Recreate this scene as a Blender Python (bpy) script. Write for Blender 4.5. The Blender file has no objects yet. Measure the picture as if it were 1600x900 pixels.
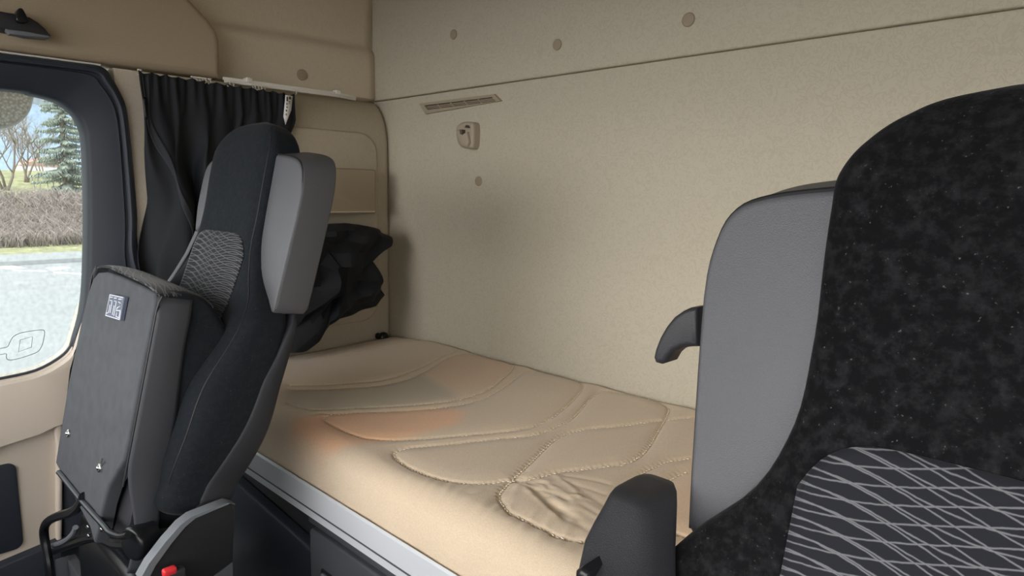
import bpy, bmesh, math, random
import numpy as np
from mathutils import Vector, Matrix

random.seed(7)
C = bpy.context.scene.collection
PI = math.pi

# ------------------------------------------------------------------ camera
F = 1030.0
_x = -np.array([-1080.0, 165.0, F]); _y = np.array([1000.0, 132.0, F])
_x = np.array([_x[0], _x[1], -_x[2]]); _y = np.array([_y[0], _y[1], -_y[2]])
_x /= np.linalg.norm(_x); _y /= np.linalg.norm(_y)
_y = _y - _x * (_x @ _y); _y /= np.linalg.norm(_y)
_z = np.cross(_x, _y)
ROT = np.array([_x, _y, _z])
EYE = np.array([0.0, 0.0, 1.30])


def ray(px, py):
    return ROT @ np.array([px - 800.0, 450.0 - py, -F])


def onX(px, py, x):
    v = ray(px, py); return Vector(EYE + v * ((x - EYE[0]) / v[0]))


def onY(px, py, y):
    v = ray(px, py); return Vector(EYE + v * ((y - EYE[1]) / v[1]))


def onZ(px, py, z):
    v = ray(px, py); return Vector(EYE + v * ((z - EYE[2]) / v[2]))


cam_d = bpy.data.cameras.new('camera'); cam = bpy.data.objects.new('camera', cam_d); C.objects.link(cam)
cam_d.sensor_width = 36.0; cam_d.lens = F / 1600.0 * 36.0; cam_d.clip_start = 0.02; cam_d.clip_end = 3000
m4 = Matrix.Identity(4)
for i in range(3):
    for j in range(3):
        m4[i][j] = ROT[i][j]
    m4[i][3] = EYE[i]
cam.matrix_world = m4
bpy.context.scene.camera = cam

# ------------------------------------------------------------------ materials


def mat(name, col, rough=0.6, metal=0.0, spec=0.4, sheen=0.0, bump=0.0, bscale=400.0, var=0.0, vscale=60.0, coord='Object'):
    m = bpy.data.materials.new(name); m.use_nodes = True
    nt = m.node_tree; b = nt.nodes['Principled BSDF']
    b.inputs['Base Color'].default_value = (*col, 1); b.inputs['Roughness'].default_value = rough
    b.inputs['Metallic'].default_value = metal; b.inputs['Specular IOR Level'].default_value = spec
    b.inputs['Sheen Weight'].default_value = sheen; b.inputs['Sheen Roughness'].default_value = 0.4
    tc = nt.nodes.new('ShaderNodeTexCoord')
    if var > 0:
        n = nt.nodes.new('ShaderNodeTexNoise'); n.inputs['Scale'].default_value = vscale; n.inputs['Detail'].default_value = 5
        nt.links.new(tc.outputs[coord], n.inputs['Vector'])
        r = nt.nodes.new('ShaderNodeMapRange'); r.inputs['From Min'].default_value = 0.3; r.inputs['From Max'].default_value = 0.7
        r.inputs['To Min'].default_value = 1 - var; r.inputs['To Max'].default_value = 1 + var
        nt.links.new(n.outputs['Fac'], r.inputs['Value'])
        mx = nt.nodes.new('ShaderNodeVectorMath'); mx.operation = 'SCALE'; mx.inputs[0].default_value = col
        nt.links.new(r.outputs['Result'], mx.inputs['Scale']); nt.links.new(mx.outputs['Vector'], b.inputs['Base Color'])
    if bump > 0:
        n2 = nt.nodes.new('ShaderNodeTexNoise'); n2.inputs['Scale'].default_value = bscale; n2.inputs['Detail'].default_value = 3
        nt.links.new(tc.outputs[coord], n2.inputs['Vector'])
        bp = nt.nodes.new('ShaderNodeBump'); bp.inputs['Strength'].default_value = bump; bp.inputs['Distance'].default_value = 0.002
        nt.links.new(n2.outputs['Fac'], bp.inputs['Height']); nt.links.new(bp.outputs['Normal'], b.inputs['Normal'])
    return m


def squiggle_mat(name, col, dark, scale, amount):
    """woven beige lining with a fine scroll pattern"""
    m = mat(name, col, rough=0.9, spec=0.15)
    nt = m.node_tree; b = nt.nodes['Principled BSDF']; L = nt.links
    tc = nt.nodes.new('ShaderNodeTexCoord')
    n = nt.nodes.new('ShaderNodeTexNoise'); n.inputs['Scale'].default_value = scale; n.inputs['Detail'].default_value = 1.0
    n.inputs['Distortion'].default_value = 1.8
    L.new(tc.outputs['Object'], n.inputs['Vector'])
    s = nt.nodes.new('ShaderNodeMath'); s.operation = 'SUBTRACT'; s.inputs[1].default_value = 0.5; L.new(n.outputs['Fac'], s.inputs[0])
    a = nt.nodes.new('ShaderNodeMath'); a.operation = 'ABSOLUTE'; L.new(s.outputs[0], a.inputs[0])
    r = nt.nodes.new('ShaderNodeMapRange'); r.inputs['From Min'].default_value = 0.012; r.inputs['From Max'].default_value = 0.065
    r.inputs['To Min'].default_value = amount; r.inputs['To Max'].default_value = 0.0
    L.new(a.outputs[0], r.inputs['Value'])
    f = nt.nodes.new('ShaderNodeTexNoise'); f.inputs['Scale'].default_value = 500; f.inputs['Detail'].default_value = 2
    L.new(tc.outputs['Object'], f.inputs['Vector'])
    fr = nt.nodes.new('ShaderNodeMapRange'); fr.inputs['To Min'].default_value = 0.92; fr.inputs['To Max'].default_value = 1.06
    L.new(f.outputs['Fac'], fr.inputs['Value'])
    mx = nt.nodes.new('ShaderNodeMix'); mx.data_type = 'RGBA'
    mx.inputs['A'].default_value = (*col, 1); mx.inputs['B'].default_value = (*dark, 1)
    L.new(r.outputs['Result'], mx.inputs['Factor'])
    sc = nt.nodes.new('ShaderNodeVectorMath'); sc.operation = 'SCALE'
    L.new(mx.outputs['Result'], sc.inputs[0]); L.new(fr.outputs['Result'], sc.inputs['Scale'])
    L.new(sc.outputs['Vector'], b.inputs['Base Color'])
    bp = nt.nodes.new('ShaderNodeBump'); bp.inputs['Strength'].default_value = 0.25; bp.inputs['Distance'].default_value = 0.002
    L.new(r.outputs['Result'], bp.inputs['Height']); L.new(bp.outputs['Normal'], b.inputs['Normal'])
    return m


def wave_mat(name, base, line, pitch=0.016):
    """dark seat fabric with thin crossing wavy lines; uses UV in metres"""
    m = mat(name, base, rough=0.85, spec=0.2, sheen=0.15)
    nt = m.node_tree; L = nt.links; b = nt.nodes['Principled BSDF']
    uv = nt.nodes.new('ShaderNodeUVMap'); uv.uv_map = 'UVMap'
    nz = nt.nodes.new('ShaderNodeTexNoise'); nz.inputs['Scale'].default_value = 120
    L.new(uv.outputs['UV'], nz.inputs['Vector'])
    sp = nt.nodes.new('ShaderNodeSeparateXYZ'); L.new(uv.outputs['UV'], sp.inputs[0])

    def M(op, a, bb=None, cc=None):
        n = nt.nodes.new('ShaderNodeMath'); n.operation = op
        for k, v in enumerate((a, bb, cc)):
            if v is None: continue
            if isinstance(v, (int, float)): n.inputs[k].default_value = v
            else: L.new(v, n.inputs[k])
        return n.outputs[0]
    out = None
    for (amp, freq, ph, slope, ofs) in ((0.012, 19, 0.6, 0.14, 0.0), (0.012, 19, 3.7, -0.10, 0.4), (0.008, 30, 2.0, 0.03, 0.7)):
        w = M('MULTIPLY', M('SINE', M('MULTIPLY_ADD', sp.outputs[0], freq, ph)), amp)
        t = M('ADD', M('ADD', sp.outputs[1], w), M('MULTIPLY', sp.outputs[0], slope))
        t = M('MULTIPLY_ADD', nz.outputs['Fac'], 0.0016, t)
        fr = M('FRACT', M('ADD', M('DIVIDE', t, pitch), ofs))
        d = M('ABSOLUTE', M('SUBTRACT', fr, 0.5))
        mr = nt.nodes.new('ShaderNodeMapRange'); mr.inputs['From Min'].default_value = 0.0; mr.inputs['From Max'].default_value = 0.075
        mr.inputs['To Min'].default_value = 1; mr.inputs['To Max'].default_value = 0
        L.new(d, mr.inputs['Value'])
        out = mr.outputs['Result'] if out is None else M('MAXIMUM', out, mr.outputs['Result'])
    mx = nt.nodes.new('ShaderNodeMix'); mx.data_type = 'RGBA'
    mx.inputs['A'].default_value = (*base, 1); mx.inputs['B'].default_value = (*line, 1)
    L.new(M('MULTIPLY', out, 0.85), mx.inputs['Factor']); L.new(mx.outputs['Result'], b.inputs['Base Color'])
    return m


def velvet_mat(name, col, lint=0.05):
    m = mat(name, col, rough=0.95, spec=0.06, sheen=0.05)
    nt = m.node_tree; L = nt.links; b = nt.nodes['Principled BSDF']
    tc = nt.nodes.new('ShaderNodeTexCoord')
    n1 = nt.nodes.new('ShaderNodeTexNoise'); n1.inputs['Scale'].default_value = 95; n1.inputs['Detail'].default_value = 10; n1.inputs['Roughness'].default_value = 0.7
    L.new(tc.outputs['Object'], n1.inputs['Vector'])
    r1 = nt.nodes.new('ShaderNodeMapRange'); r1.inputs['From Min'].default_value = 0.45; r1.inputs['From Max'].default_value = 0.75
    r1.inputs['To Min'].default_value = 0; r1.inputs['To Max'].default_value = 0.55
    L.new(n1.outputs['Fac'], r1.inputs['Value'])
    n2 = nt.nodes.new('ShaderNodeTexNoise'); n2.inputs['Scale'].default_value = 380; n2.inputs['Detail'].default_value = 2
    L.new(tc.outputs['Object'], n2.inputs['Vector'])
    r2 = nt.nodes.new('ShaderNodeMapRange'); r2.inputs['From Min'].default_value = 0.70; r2.inputs['From Max'].default_value = 0.95
    L.new(n2.outputs['Fac'], r2.inputs['Value'])
    mx = nt.nodes.new('ShaderNodeMix'); mx.data_type = 'RGBA'; mx.inputs['A'].default_value = (*col, 1)
    mx.inputs['B'].default_value = (lint * .9, lint * .92, lint, 1); L.new(r1.outputs['Result'], mx.inputs['Factor'])
    m2 = nt.nodes.new('ShaderNodeMix'); m2.data_type = 'RGBA'; m2.inputs['B'].default_value = (0.22, 0.22, 0.22, 1)
    L.new(mx.outputs['Result'], m2.inputs['A']); L.new(r2.outputs['Result'], m2.inputs['Factor'])
    L.new(m2.outputs['Result'], b.inputs['Base Color'])
    bp = nt.nodes.new('ShaderNodeBump'); bp.inputs['Strength'].default_value = 0.3; bp.inputs['Distance'].default_value = 0.002
    L.new(n2.outputs['Fac'], bp.inputs['Height']); L.new(bp.outputs['Normal'], b.inputs['Normal'])
    return m


BEIGE = (0.50, 0.43, 0.325)
M = {}
M['lining'] = squiggle_mat('lining', (0.52, 0.483, 0.388), (0.44, 0.405, 0.32), 46, 0.5)
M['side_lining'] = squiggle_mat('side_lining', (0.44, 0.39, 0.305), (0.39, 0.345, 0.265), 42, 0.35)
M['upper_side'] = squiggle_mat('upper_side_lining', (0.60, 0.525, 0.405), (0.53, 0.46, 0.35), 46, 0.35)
M['header'] = mat('header_vinyl', (0.41, 0.335, 0.24), rough=0.7, spec=0.25, bump=0.25, bscale=900, var=0.05, vscale=300)
M['pad'] = mat('pad_vinyl', (0.33, 0.27, 0.195), rough=0.6, spec=0.3, bump=0.2, bscale=900)
M['pillar'] = mat('pillar_beige', (0.52, 0.46, 0.37), rough=0.75, spec=0.25, bump=0.2, bscale=800, var=0.05, vscale=200)
M['door_beige'] = mat('door_beige', (0.63, 0.56, 0.48), rough=0.6, spec=0.3, bump=0.15, bscale=900)
M['door_black'] = mat('door_black', (0.022, 0.028, 0.04), rough=0.55, spec=0.4, bump=0.2, bscale=900)
M['rubber'] = mat('rubber_seal', (0.03, 0.036, 0.05), rough=0.5, spec=0.4)
M['black_plastic'] = mat('black_plastic', (0.022, 0.023, 0.027), rough=0.45, spec=0.45, bump=0.3, bscale=1200)
M['gloss_black'] = mat('gloss_black', (0.008, 0.009, 0.011), rough=0.3, spec=0.35)
M['dark_grey'] = mat('dark_grey_plastic', (0.072, 0.077, 0.087), rough=0.5, spec=0.4, bump=0.4, bscale=1200)
M['side_trim_grey'] = mat('side_trim_grey', (0.15, 0.165, 0.185), rough=0.45, spec=0.4)
M['velvet'] = velvet_mat('black_velour', (0.005, 0.0052, 0.006), 0.034)
M['velvet_far'] = velvet_mat('charcoal_velour', (0.0125, 0.0155, 0.019), 0.030)
M['wave'] = wave_mat('wave_fabric', (0.010, 0.011, 0.0145), (0.165, 0.168, 0.18), 0.0130)
M['wing'] = mat('wing_vinyl', (0.078, 0.081, 0.090), rough=0.45, spec=0.45, bump=0.35, bscale=1100, var=0.06, vscale=700)
M['piping'] = mat('piping', (0.012, 0.012, 0.014), rough=0.5)
M['cover_cloth'] = mat('cover_cloth', (0.060, 0.064, 0.073), rough=0.8, spec=0.25, bump=0.3, bscale=1500, var=0.12, vscale=40)
M['cover_band'] = mat('cover_band', (0.046, 0.049, 0.057), rough=0.6, spec=0.3, bump=0.2, bscale=1500)
M['curtain'] = mat('curtain_cloth', (0.012, 0.014, 0.018), rough=0.75, spec=0.3, bump=0.2, bscale=1800)
M['hem'] = mat('curtain_hem', (0.026, 0.029, 0.036), rough=0.75, spec=0.3)
M['white_plastic'] = mat('white_plastic', (0.72, 0.70, 0.64), rough=0.4)
M['tag'] = mat('tag_white', (0.75, 0.74, 0.72), rough=0.7)
M['tag_print'] = mat('tag_print', (0.05, 0.05, 0.05), rough=0.7)
M['cap'] = mat('cap_beige', (0.33, 0.275, 0.20), rough=0.5, spec=0.35)
M['vent'] = mat('vent_beige', (0.36, 0.305, 0.225), rough=0.5, spec=0.35)
M['vent_dark'] = mat('vent_dark', (0.10, 0.085, 0.065), rough=0.7)
M['hook'] = mat('hook_beige', (0.37, 0.32, 0.25), rough=0.45, spec=0.4)
M['alu'] = mat('brushed_aluminium', (0.62, 0.655, 0.70), rough=0.5, metal=0.15, bump=0.05, bscale=300)
M['steel'] = mat('bright_steel', (0.6, 0.6, 0.62), rough=0.25, metal=1.0)
M['back_vinyl'] = mat('back_vinyl', (0.020, 0.0215, 0.026), rough=0.6, spec=0.3, bump=0.2, bscale=1200)
M['strap'] = mat('belt_web', (0.13, 0.135, 0.15), rough=0.7)
M['cover_black'] = mat('cover_black', (0.011, 0.012, 0.014), rough=0.5, spec=0.35, bump=0.3, bscale=1200)
M['red'] = mat('red_button', (0.65, 0.03, 0.04), rough=0.35, spec=0.5)
M['patch'] = mat('patch_cloth', (0.10, 0.12, 0.17), rough=0.85)
M['patch_thread'] = mat('patch_thread', (0.60, 0.63, 0.68), rough=0.8)
M['thread'] = mat('stitch_thread', (0.82, 0.73, 0.58), rough=0.9)
M['floor'] = mat('floor_mat', (0.006, 0.0065, 0.008), rough=0.95, spec=0.08, bump=0.4, bscale=500)
M['mirror_shell'] = mat('mirror_shell', (0.62, 0.62, 0.60), rough=0.5)

# ------------------------------------------------------------------ mesh helpers


class MB:
    def __init__(s):
        s.bm = bmesh.new()

    def add_prism(s, pts, fn, d0, d1, bevel=0.0, segs=3, both=False):
        """polygon pts (u,v) swept from depth d0 (front) to d1"""
        bm = s.bm
        fr = [bm.verts.new(fn(u, v, d0)) for u, v in pts]; bk = [bm.verts.new(fn(u, v, d1)) for u, v in pts]
        n = len(pts); ff = bm.faces.new(fr); fb = bm.faces.new(bk[::-1]); fs = []
        for i in range(n):
            fs.append(bm.faces.new((fr[i], bk[i], bk[(i + 1) % n], fr[(i + 1) % n])))
        bmesh.ops.recalc_face_normals(bm, faces=[ff, fb] + fs)
        if bevel > 0:
            ed = list(ff.edges) + (list(fb.edges) if both else [])
            bmesh.ops.bevel(bm, geom=ed, offset=bevel, segments=segs, profile=0.5, affect='EDGES', clamp_overlap=True)
        return s

    def add_box(s, c, size, bevel=0.0, segs=3, rot=None):
        bm = s.bm
        mt = Matrix.Translation(Vector(c)) @ (rot.to_4x4() if rot is not None else Matrix.Identity(4)) @ Matrix.Diagonal((*size, 1))
        r = bmesh.ops.create_cube(bm, size=1.0, matrix=mt)
        if bevel > 0:
            ed = list({e for v in r['verts'] for e in v.link_edges})
            bmesh.ops.bevel(bm, geom=ed, offset=bevel, segments=segs, profile=0.5, affect='EDGES', clamp_overlap=True)
        return s

    def add_tube(s, pts, rad, k=8, closed=False):
        bm = s.bm; P = [Vector(p) for p in pts]; n = len(P)
        rr = rad if isinstance(rad, (list, tuple)) else [rad] * n
        rings = []; up = None
        for i in range(n):
            a = P[i - 1] if (i > 0 or closed) else P[i]; b = P[(i + 1) % n] if (i < n - 1 or closed) else P[i]
            t = (b - a).normalized()
            if up is None:
                up = t.orthogonal().normalized()
            up = (up - t * up.dot(t)).normalized() if (up - t * up.dot(t)).length > 1e-6 else t.orthogonal().normalized()
            sd = t.cross(up)
            rings.append([bm.verts.new(P[i] + (up * math.cos(2 * PI * j / k) + sd * math.sin(2 * PI * j / k)) * rr[i]) for j in range(k)])
        m = n if closed else n - 1
        for i in range(m):
            A, B = rings[i], rings[(i + 1) % n]
            for j in range(k):
                bm.faces.new((A[j], A[(j + 1) % k], B[(j + 1) % k], B[j]))
        if not closed:
            bm.faces.new(rings[0][::-1]); bm.faces.new(rings[-1])
        return s

    def add_loft(s, rings, cap=True, closed=True):
        bm = s.bm; R = [[bm.verts.new(p) for p in r] for r in rings]
        k = len(R[0])
        for A, B in zip(R, R[1:]):
            for j in range(k if closed else k - 1):
                bm.faces.new((A[j], A[(j + 1) % k], B[(j + 1) % k], B[j]))
        if cap and closed:
            bm.faces.new(R[0][::-1]); bm.faces.new(R[-1])
        return s

    def add_grid(s, fn, us, vs, uvfn=None):
        bm = s.bm
        V = [[bm.verts.new(fn(u, v)) for v in vs] for u in us]
        lay = bm.loops.layers.uv.new('UVMap') if uvfn else None
        for i in range(len(us) - 1):
            for j in range(len(vs) - 1):
                f = bm.faces.new((V[i][j], V[i + 1][j], V[i + 1][j + 1], V[i][j + 1]))
                if lay:
                    for lp, (a, b) in zip(f.loops, ((i, j), (i + 1, j), (i + 1, j + 1), (i, j + 1))):
                        lp[lay].uv = uvfn(us[a], vs[b])
        return s

    def add_disc(s, c, nrm, r, h, k=24, bevel=0.0):
        """short cylinder from c along nrm by h"""
        nrm = Vector(nrm).normalized(); q = nrm.to_track_quat('Z', 'Y').to_matrix()
        pts = [(r * math.cos(2 * PI * i / k), r * math.sin(2 * PI * i / k)) for i in range(k)]
        c = Vector(c)
        return s.add_prism(pts, lambda u, v, d: c + q @ Vector((u, v, d)), h, 0.0, bevel)

    def add_ball(s, c, r, sc=(1, 1, 1), seg=16):
        bmesh.ops.create_uvsphere(s.bm, u_segments=seg, v_segments=seg // 2, radius=r,
                                  matrix=Matrix.Translation(Vector(c)) @ Matrix.Diagonal((*sc, 1)))
        return s

    def build(s, name, m, parent=None, angle=35, sub=0, solid=0.0, recalc=True):
        if recalc:
            bmesh.ops.recalc_face_normals(s.bm, faces=s.bm.faces[:])
        if parent is not None:
            off = Vector((0, 0, 0)); p = parent
            while p is not None:
                off += p.location; p = p.parent
            bmesh.ops.translate(s.bm, verts=s.bm.verts[:], vec=-off)
        me = bpy.data.meshes.new(name); s.bm.to_mesh(me); s.bm.free()
        for mm in (m if isinstance(m, (list, tuple)) else [m]):
            me.materials.append(mm)
        for p in me.polygons:
            p.use_smooth = True
        if angle < 180:
            me.set_sharp_from_angle(angle=math.radians(angle))
        o = bpy.data.objects.new(name, me); C.objects.link(o)
        if parent is not None:
            o.parent = parent
        if solid:
            md = o.modifiers.new('solid', 'SOLIDIFY'); md.thickness = solid; md.offset = 0
        if sub:
            md = o.modifiers.new('sub', 'SUBSURF'); md.levels = sub; md.render_levels = sub
        return o


def tag(o, label=None, cat=None, group=None, kind=None):
    if label: o['label'] = label
    if cat: o['category'] = cat
    if group: o['group'] = group
    if kind: o['kind'] = kind
    return o


def empty(name, loc):
    o = bpy.data.objects.new(name, None); o.empty_display_size = 0.05; C.objects.link(o); o.location = Vector(loc); return o


def structure(o, label=None, cat=None):
    return tag(o, label, cat, kind='structure')


def YZ(x0):
    """(y,z) polygon, depth = x"""
    return lambda u, v, d: Vector((d, u, v))


def XZ(u, v, d):
    return Vector((u, d, v))


def smooth_poly(pts, closed=True, n=6):
    """Catmull-Rom resample of 2-D or 3-D points"""
    P = [np.array(p, float) for p in pts]; out = []; N = len(P)
    rng = range(N) if closed else range(N - 1)
    for i in rng:
        if closed:
            a, b, c, d = P[i - 1], P[i], P[(i + 1) % N], P[(i + 2) % N]
        else:
            a, b, c, d = P[max(i - 1, 0)], P[i], P[i + 1], P[min(i + 2, N - 1)]
        for k in range(n):
            t = k / n
            out.append(tuple(0.5 * ((2 * b) + (-a + c) * t + (2 * a - 5 * b + 4 * c - d) * t * t + (-a + 3 * b - 3 * c + d) * t ** 3)))
    if not closed: out.append(tuple(P[-1]))
    return out


def round_rect(u0, u1, v0, v1, r, k=6):
    out = []
    for cx, cy, a0 in ((u1 - r, v1 - r, 0), (u0 + r, v1 - r, 90), (u0 + r, v0 + r, 180), (u1 - r, v0 + r, 270)):
        for i in range(k + 1):
            a = math.radians(a0 + 90 * i / k); out.append((cx + r * math.cos(a), cy + r * math.sin(a)))
    return out


def sstep(a, b, x):
    t = min(max((x - a) / (b - a), 0.0), 1.0); return t * t * (3 - 2 * t)


def lerp_table(tab, t):
    if t <= tab[0][0]: return tab[0][1:]
    for r0, r1 in zip(tab, tab[1:]):
        if t <= r1[0]:
            f = (t - r0[0]) / (r1[0] - r0[0]); f = f * f * (3 - 2 * f) * 0.5 + f * 0.5
            return tuple(a + (b - a) * f for a, b in zip(r0[1:], r1[1:]))
    return tab[-1][1:]


# ------------------------------------------------------------------ the cab shell
XL, YB = -2.05, 1.472          # inner face of the passenger-side lining, rear wall
XU = -2.145                    # upper side lining sits further out
SEAM = 1.632                   # seam between lower and upper lining
CEIL = 2.45

structure(MB().add_box((-0.78, 0.25, -0.03), (3.0, 2.6, 0.06)).build('floor', M['floor']), 'dark grey cab floor under the seats', 'floor')
structure(MB().add_box((-0.78, 0.25, CEIL + 0.03), (3.0, 2.6, 0.06)).build('ceiling', M['header']), 'beige roof lining of the cab above the frame', 'ceiling')

wr = structure(MB().add_prism(round_rect(XU - 0.03, 0.62, 0.02, SEAM - 0.0005, 0.004, 2), XZ, YB, YB + 0.05, 0.008, 4)
               .build('wall_rear', M['lining']), 'beige patterned rear wall of the sleeper above the bunk', 'wall')
MB().add_prism(round_rect(XU + 0.001, 0.62, SEAM + 0.0005, CEIL, 0.006, 3), XZ, YB - 0.010, YB + 0.05, 0.012, 5) \
    .build('upper_panel', M['lining'], wr)

# passenger side: outer lining with fold + the lower raised lining with a rounded shoulder
wl = empty('wall_left', (XU, 1.0, 0)); structure(wl, 'beige lined passenger side wall of the sleeper', 'wall')
zf = [onX(347, 40, XU).z, onX(582, 80, XU).z]
yf_ = [onX(347, 40, XU).y, YB]


def up_side(u, v):
    zfold = zf[0] + (u - yf_[0]) / (yf_[1] - yf_[0]) * (zf[1] - zf[0])
    x = XU + 0.012 - 0.024 * sstep(zfold - 0.022, zfold + 0.016, v) + 0.10 * max(0, v - zfold - 0.03)
    if v < SEAM + 0.012: x -= 0.02 * (1 - sstep(SEAM - 0.002, SEAM + 0.012, v))
    return Vector((x, u, v))


MB().add_grid(up_side, np.linspace(0.55, YB - 0.002, 24), np.concatenate([np.linspace(SEAM - 0.003, SEAM + 0.02, 8), np.linspace(SEAM + 0.03, CEIL, 70)])) \
    .build('upper_panel', M['upper_side'], wl, solid=0.012)
prof = [(XU - 0.06, 0.0), (XL, 0.0), (XL, 1.46)]
for i in range(1, 13):
    a = i / 12 * PI / 2
    prof.append((XL - 0.095 * (1 - math.cos(a)) , 1.46 + (SEAM - 0.006 - 1.46) * math.sin(a)))
prof.append((XU - 0.06, SEAM - 0.006))
MB().add_prism(prof, lambda u, v, d: Vector((u, d, v)), YB + 0.002, 0.72, 0.03, 6).build('lower_panel', M['side_lining'], wl)
# padded inset board on it
pz0, pz1 = 1.30 - 0.475, 1.30 + 0.205
MB().add_prism(round_rect(1.02, 1.412, pz0, pz1, 0.075, 8), YZ(0), XL + 0.009, XL - 0.01, 0.009, 4).build('padded_board', M['side_lining'], wl)

structure(MB().add_box((XU - 0.09, 1.15, 1.23), (0.04, 0.78, 2.5)).build('leak_backing', M['door_black']), 'added backing board that stops sky light leaking past the side lining', 'wall')  # unseen board added to block the light leak at the rear corner
# roof-side header above the door, ends in a rounded step
hp = [(-1.0, 1.621), (onX(345, 123, XL).y, 1.627), (onX(346, 90, XL).y, onX(346, 90, XL).z)]
for p in ((345, 62), (340, 48), (328, 30), (300, 0), (270, -30), (230, -60)):
    q = onX(p[0], p[1], XL); hp.append((q.y, q.z))
hp += [(hp[-1][0] - 0.05, CEIL), (-1.0, CEIL)]
hd = structure(MB().add_prism(hp, YZ(0), XL, XU - 0.04, 0.022, 5).build('trim_1', M['header']), 'brown beige header panel above the passenger door', 'trim')
q0, q1 = onX(0, 81.5, XL), onX(157, 102, XL)
MB().add_box((XL - 0.004, 0.5 * (q1.y - 0.9), 1.6195), (0.02, q1.y + 0.9, 0.005), 0.0015).build('edge_strip', M['white_plastic'], hd)

# beige B-pillar trim behind the door frame
structure(MB().add_prism([(0.575, 0.2), (0.90, 0.2), (0.90, 1.618), (0.575, 1.618)], YZ(0), XL - 0.002, XU, 0.004).build('trim_2', M['pillar']),
          'narrow beige pillar trim between door frame and curtain', 'trim')

# driver side and front of the cab (behind the camera): door whose window opening is narrowed to cut side light, windscreen opening over the dashboard
DX = 0.66
wrt = empty('wall_right', (DX, 0.3, 1.2)); structure(wrt, 'beige lined driver side wall behind the driver seat', 'wall')
MB().add_box((DX, 1.06, 1.2), (0.05, 0.86, 2.5)).build('lining', M['lining'], wrt)
MB().add_box((DX, -0.20, 1.965), (0.05, 1.66, 1.02)).build('header', M['header'], wrt)
MB().add_box((DX, -0.20, 0.50), (0.05, 1.66, 1.06)).build('door_trim', M['door_beige'], wrt)
structure(MB().add_box((-0.75, -0.98, 2.17), (2.9, 0.06, 0.62)).build('wall_front', M['header']), 'beige panel above the windscreen', 'wall')
structure(MB().add_box((-0.75, -0.85, 0.46), (2.9, 0.34, 0.94), 0.06, 4).build('trim_3', M['dark_grey']), 'dark dashboard under the windscreen', 'dashboard')

# ---- window surround: pairs (outer, inner) in (y, z) on the plane x = XL
def yz(px, py, x=XL):
    q = onX(px, py, x); return (q.y, q.z)


pairs = [((0.66, 0.25), yz(97, 860)), ((0.66, 0.55), yz(96, 720)), ((0.66, 0.78), yz(99, 640)), ((0.665, 0.92), yz(112, 560)),
         (yz(217, 395), yz(132, 480)), (yz(213, 330), yz(137, 390)), (yz(206, 250), yz(137, 290)), (yz(200, 195), yz(134, 220)), (yz(195, 165), yz(129, 198)),
         (yz(186, 143), yz(119, 180)), (yz(174, 124), yz(105, 167)), (yz(158, 105), yz(88, 157)), (yz(100, 96), yz(50, 147)), (yz(0, 84), yz(0, 139)),
         ((-0.2, 1.612), (-0.2, 1.530)), ((-0.62, 1.605), (-0.50, 1.525)), ((-0.68, 1.5), (-0.58, 1.45)), ((-0.70, 1.0), (-0.60, 1.0)), ((-0.70, 0.25), (-0.60, 0.25))]
oc = smooth_poly([p[0] for p in pairs], False, 5); ic = smooth_poly([p[1] for p in pairs], False, 5)
w1 = empty('window_1', (XL, 0.2, 1.2)); structure(w1, 'passenger door window with thick black surround', 'window')
rings = []
for (oy, oz), (iy, iz) in zip(oc, ic):
    o_, i_ = Vector((0, oy, oz)), Vector((0, iy, iz)); d = (i_ - o_)

    def at(f, x): return Vector((x, 0, 0)) + o_ + d * f
    rings.append([at(0, XL - 0.08), at(0.0, XL + 0.006), at(0.04, XL + 0.014), at(0.14, XL + 0.016), at(0.18, XL + 0.004), at(0.24, XL + 0.002), at(0.27, XL + 0.012),
                  at(0.32, XL + 0.010), at(0.9, XL + 0.004), at(0.97, XL - 0.003), at(1.0, XL - 0.014), at(1.0, XL - 0.052), at(0.95, XL - 0.08)])
MB().add_loft(rings).build('surround', M['door_black'], w1, angle=50)
MB().add_tube([Vector((XL + 0.012, o[0] * 0.86 + i[0] * 0.14, o[1] * 0.86 + i[1] * 0.14)) for o, i in zip(oc, ic)], 0.007).build('rubber_seal', M['rubber'], w1)

# glass
gm = bpy.data.materials.new('window_glass'); gm.use_nodes = True
nt = gm.node_tree; nt.nodes.remove(nt.nodes['Principled BSDF'])
tr = nt.nodes.new('ShaderNodeBsdfTransparent'); tr.inputs['Color'].default_value = (0.82, 0.86, 0.86, 1)
gl = nt.nodes.new('ShaderNodeBsdfGlossy'); gl.inputs['Roughness'].default_value = 0.02
fr = nt.nodes.new('ShaderNodeFresnel'); fr.inputs['IOR'].default_value = 1.3
df = nt.nodes.new('ShaderNodeBsdfDiffuse'); df.inputs['Color'].default_value = (0.7, 0.72, 0.72, 1)
tcg = nt.nodes.new('ShaderNodeTexCoord'); ng = nt.nodes.new('ShaderNodeTexNoise'); ng.inputs['Scale'].default_value = 90; ng.inputs['Detail'].default_value = 4
nt.links.new(tcg.outputs['Object'], ng.inputs['Vector'])
rg = nt.nodes.new('ShaderNodeMapRange'); rg.inputs['From Min'].default_value = 0.4; rg.inputs['From Max'].default_value = 0.8; rg.inputs['To Min'].default_value = 0.03; rg.inputs['To Max'].default_value = 0.22
nt.links.new(ng.outputs['Fac'], rg.inputs['Value'])
mx0 = nt.nodes.new('ShaderNodeMixShader'); nt.links.new(rg.outputs['Result'], mx0.inputs[0]); nt.links.new(tr.outputs[0], mx0.inputs[1]); nt.links.new(df.outputs[0], mx0.inputs[2])
mx1 = nt.nodes.new('ShaderNodeMixShader'); nt.links.new(fr.outputs[0], mx1.inputs[0]); nt.links.new(mx0.outputs[0], mx1.inputs[1]); nt.links.new(gl.outputs[0], mx1.inputs[2])
nt.links.new(mx1.outputs[0], nt.nodes['Material Output'].inputs['Surface'])
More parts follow.
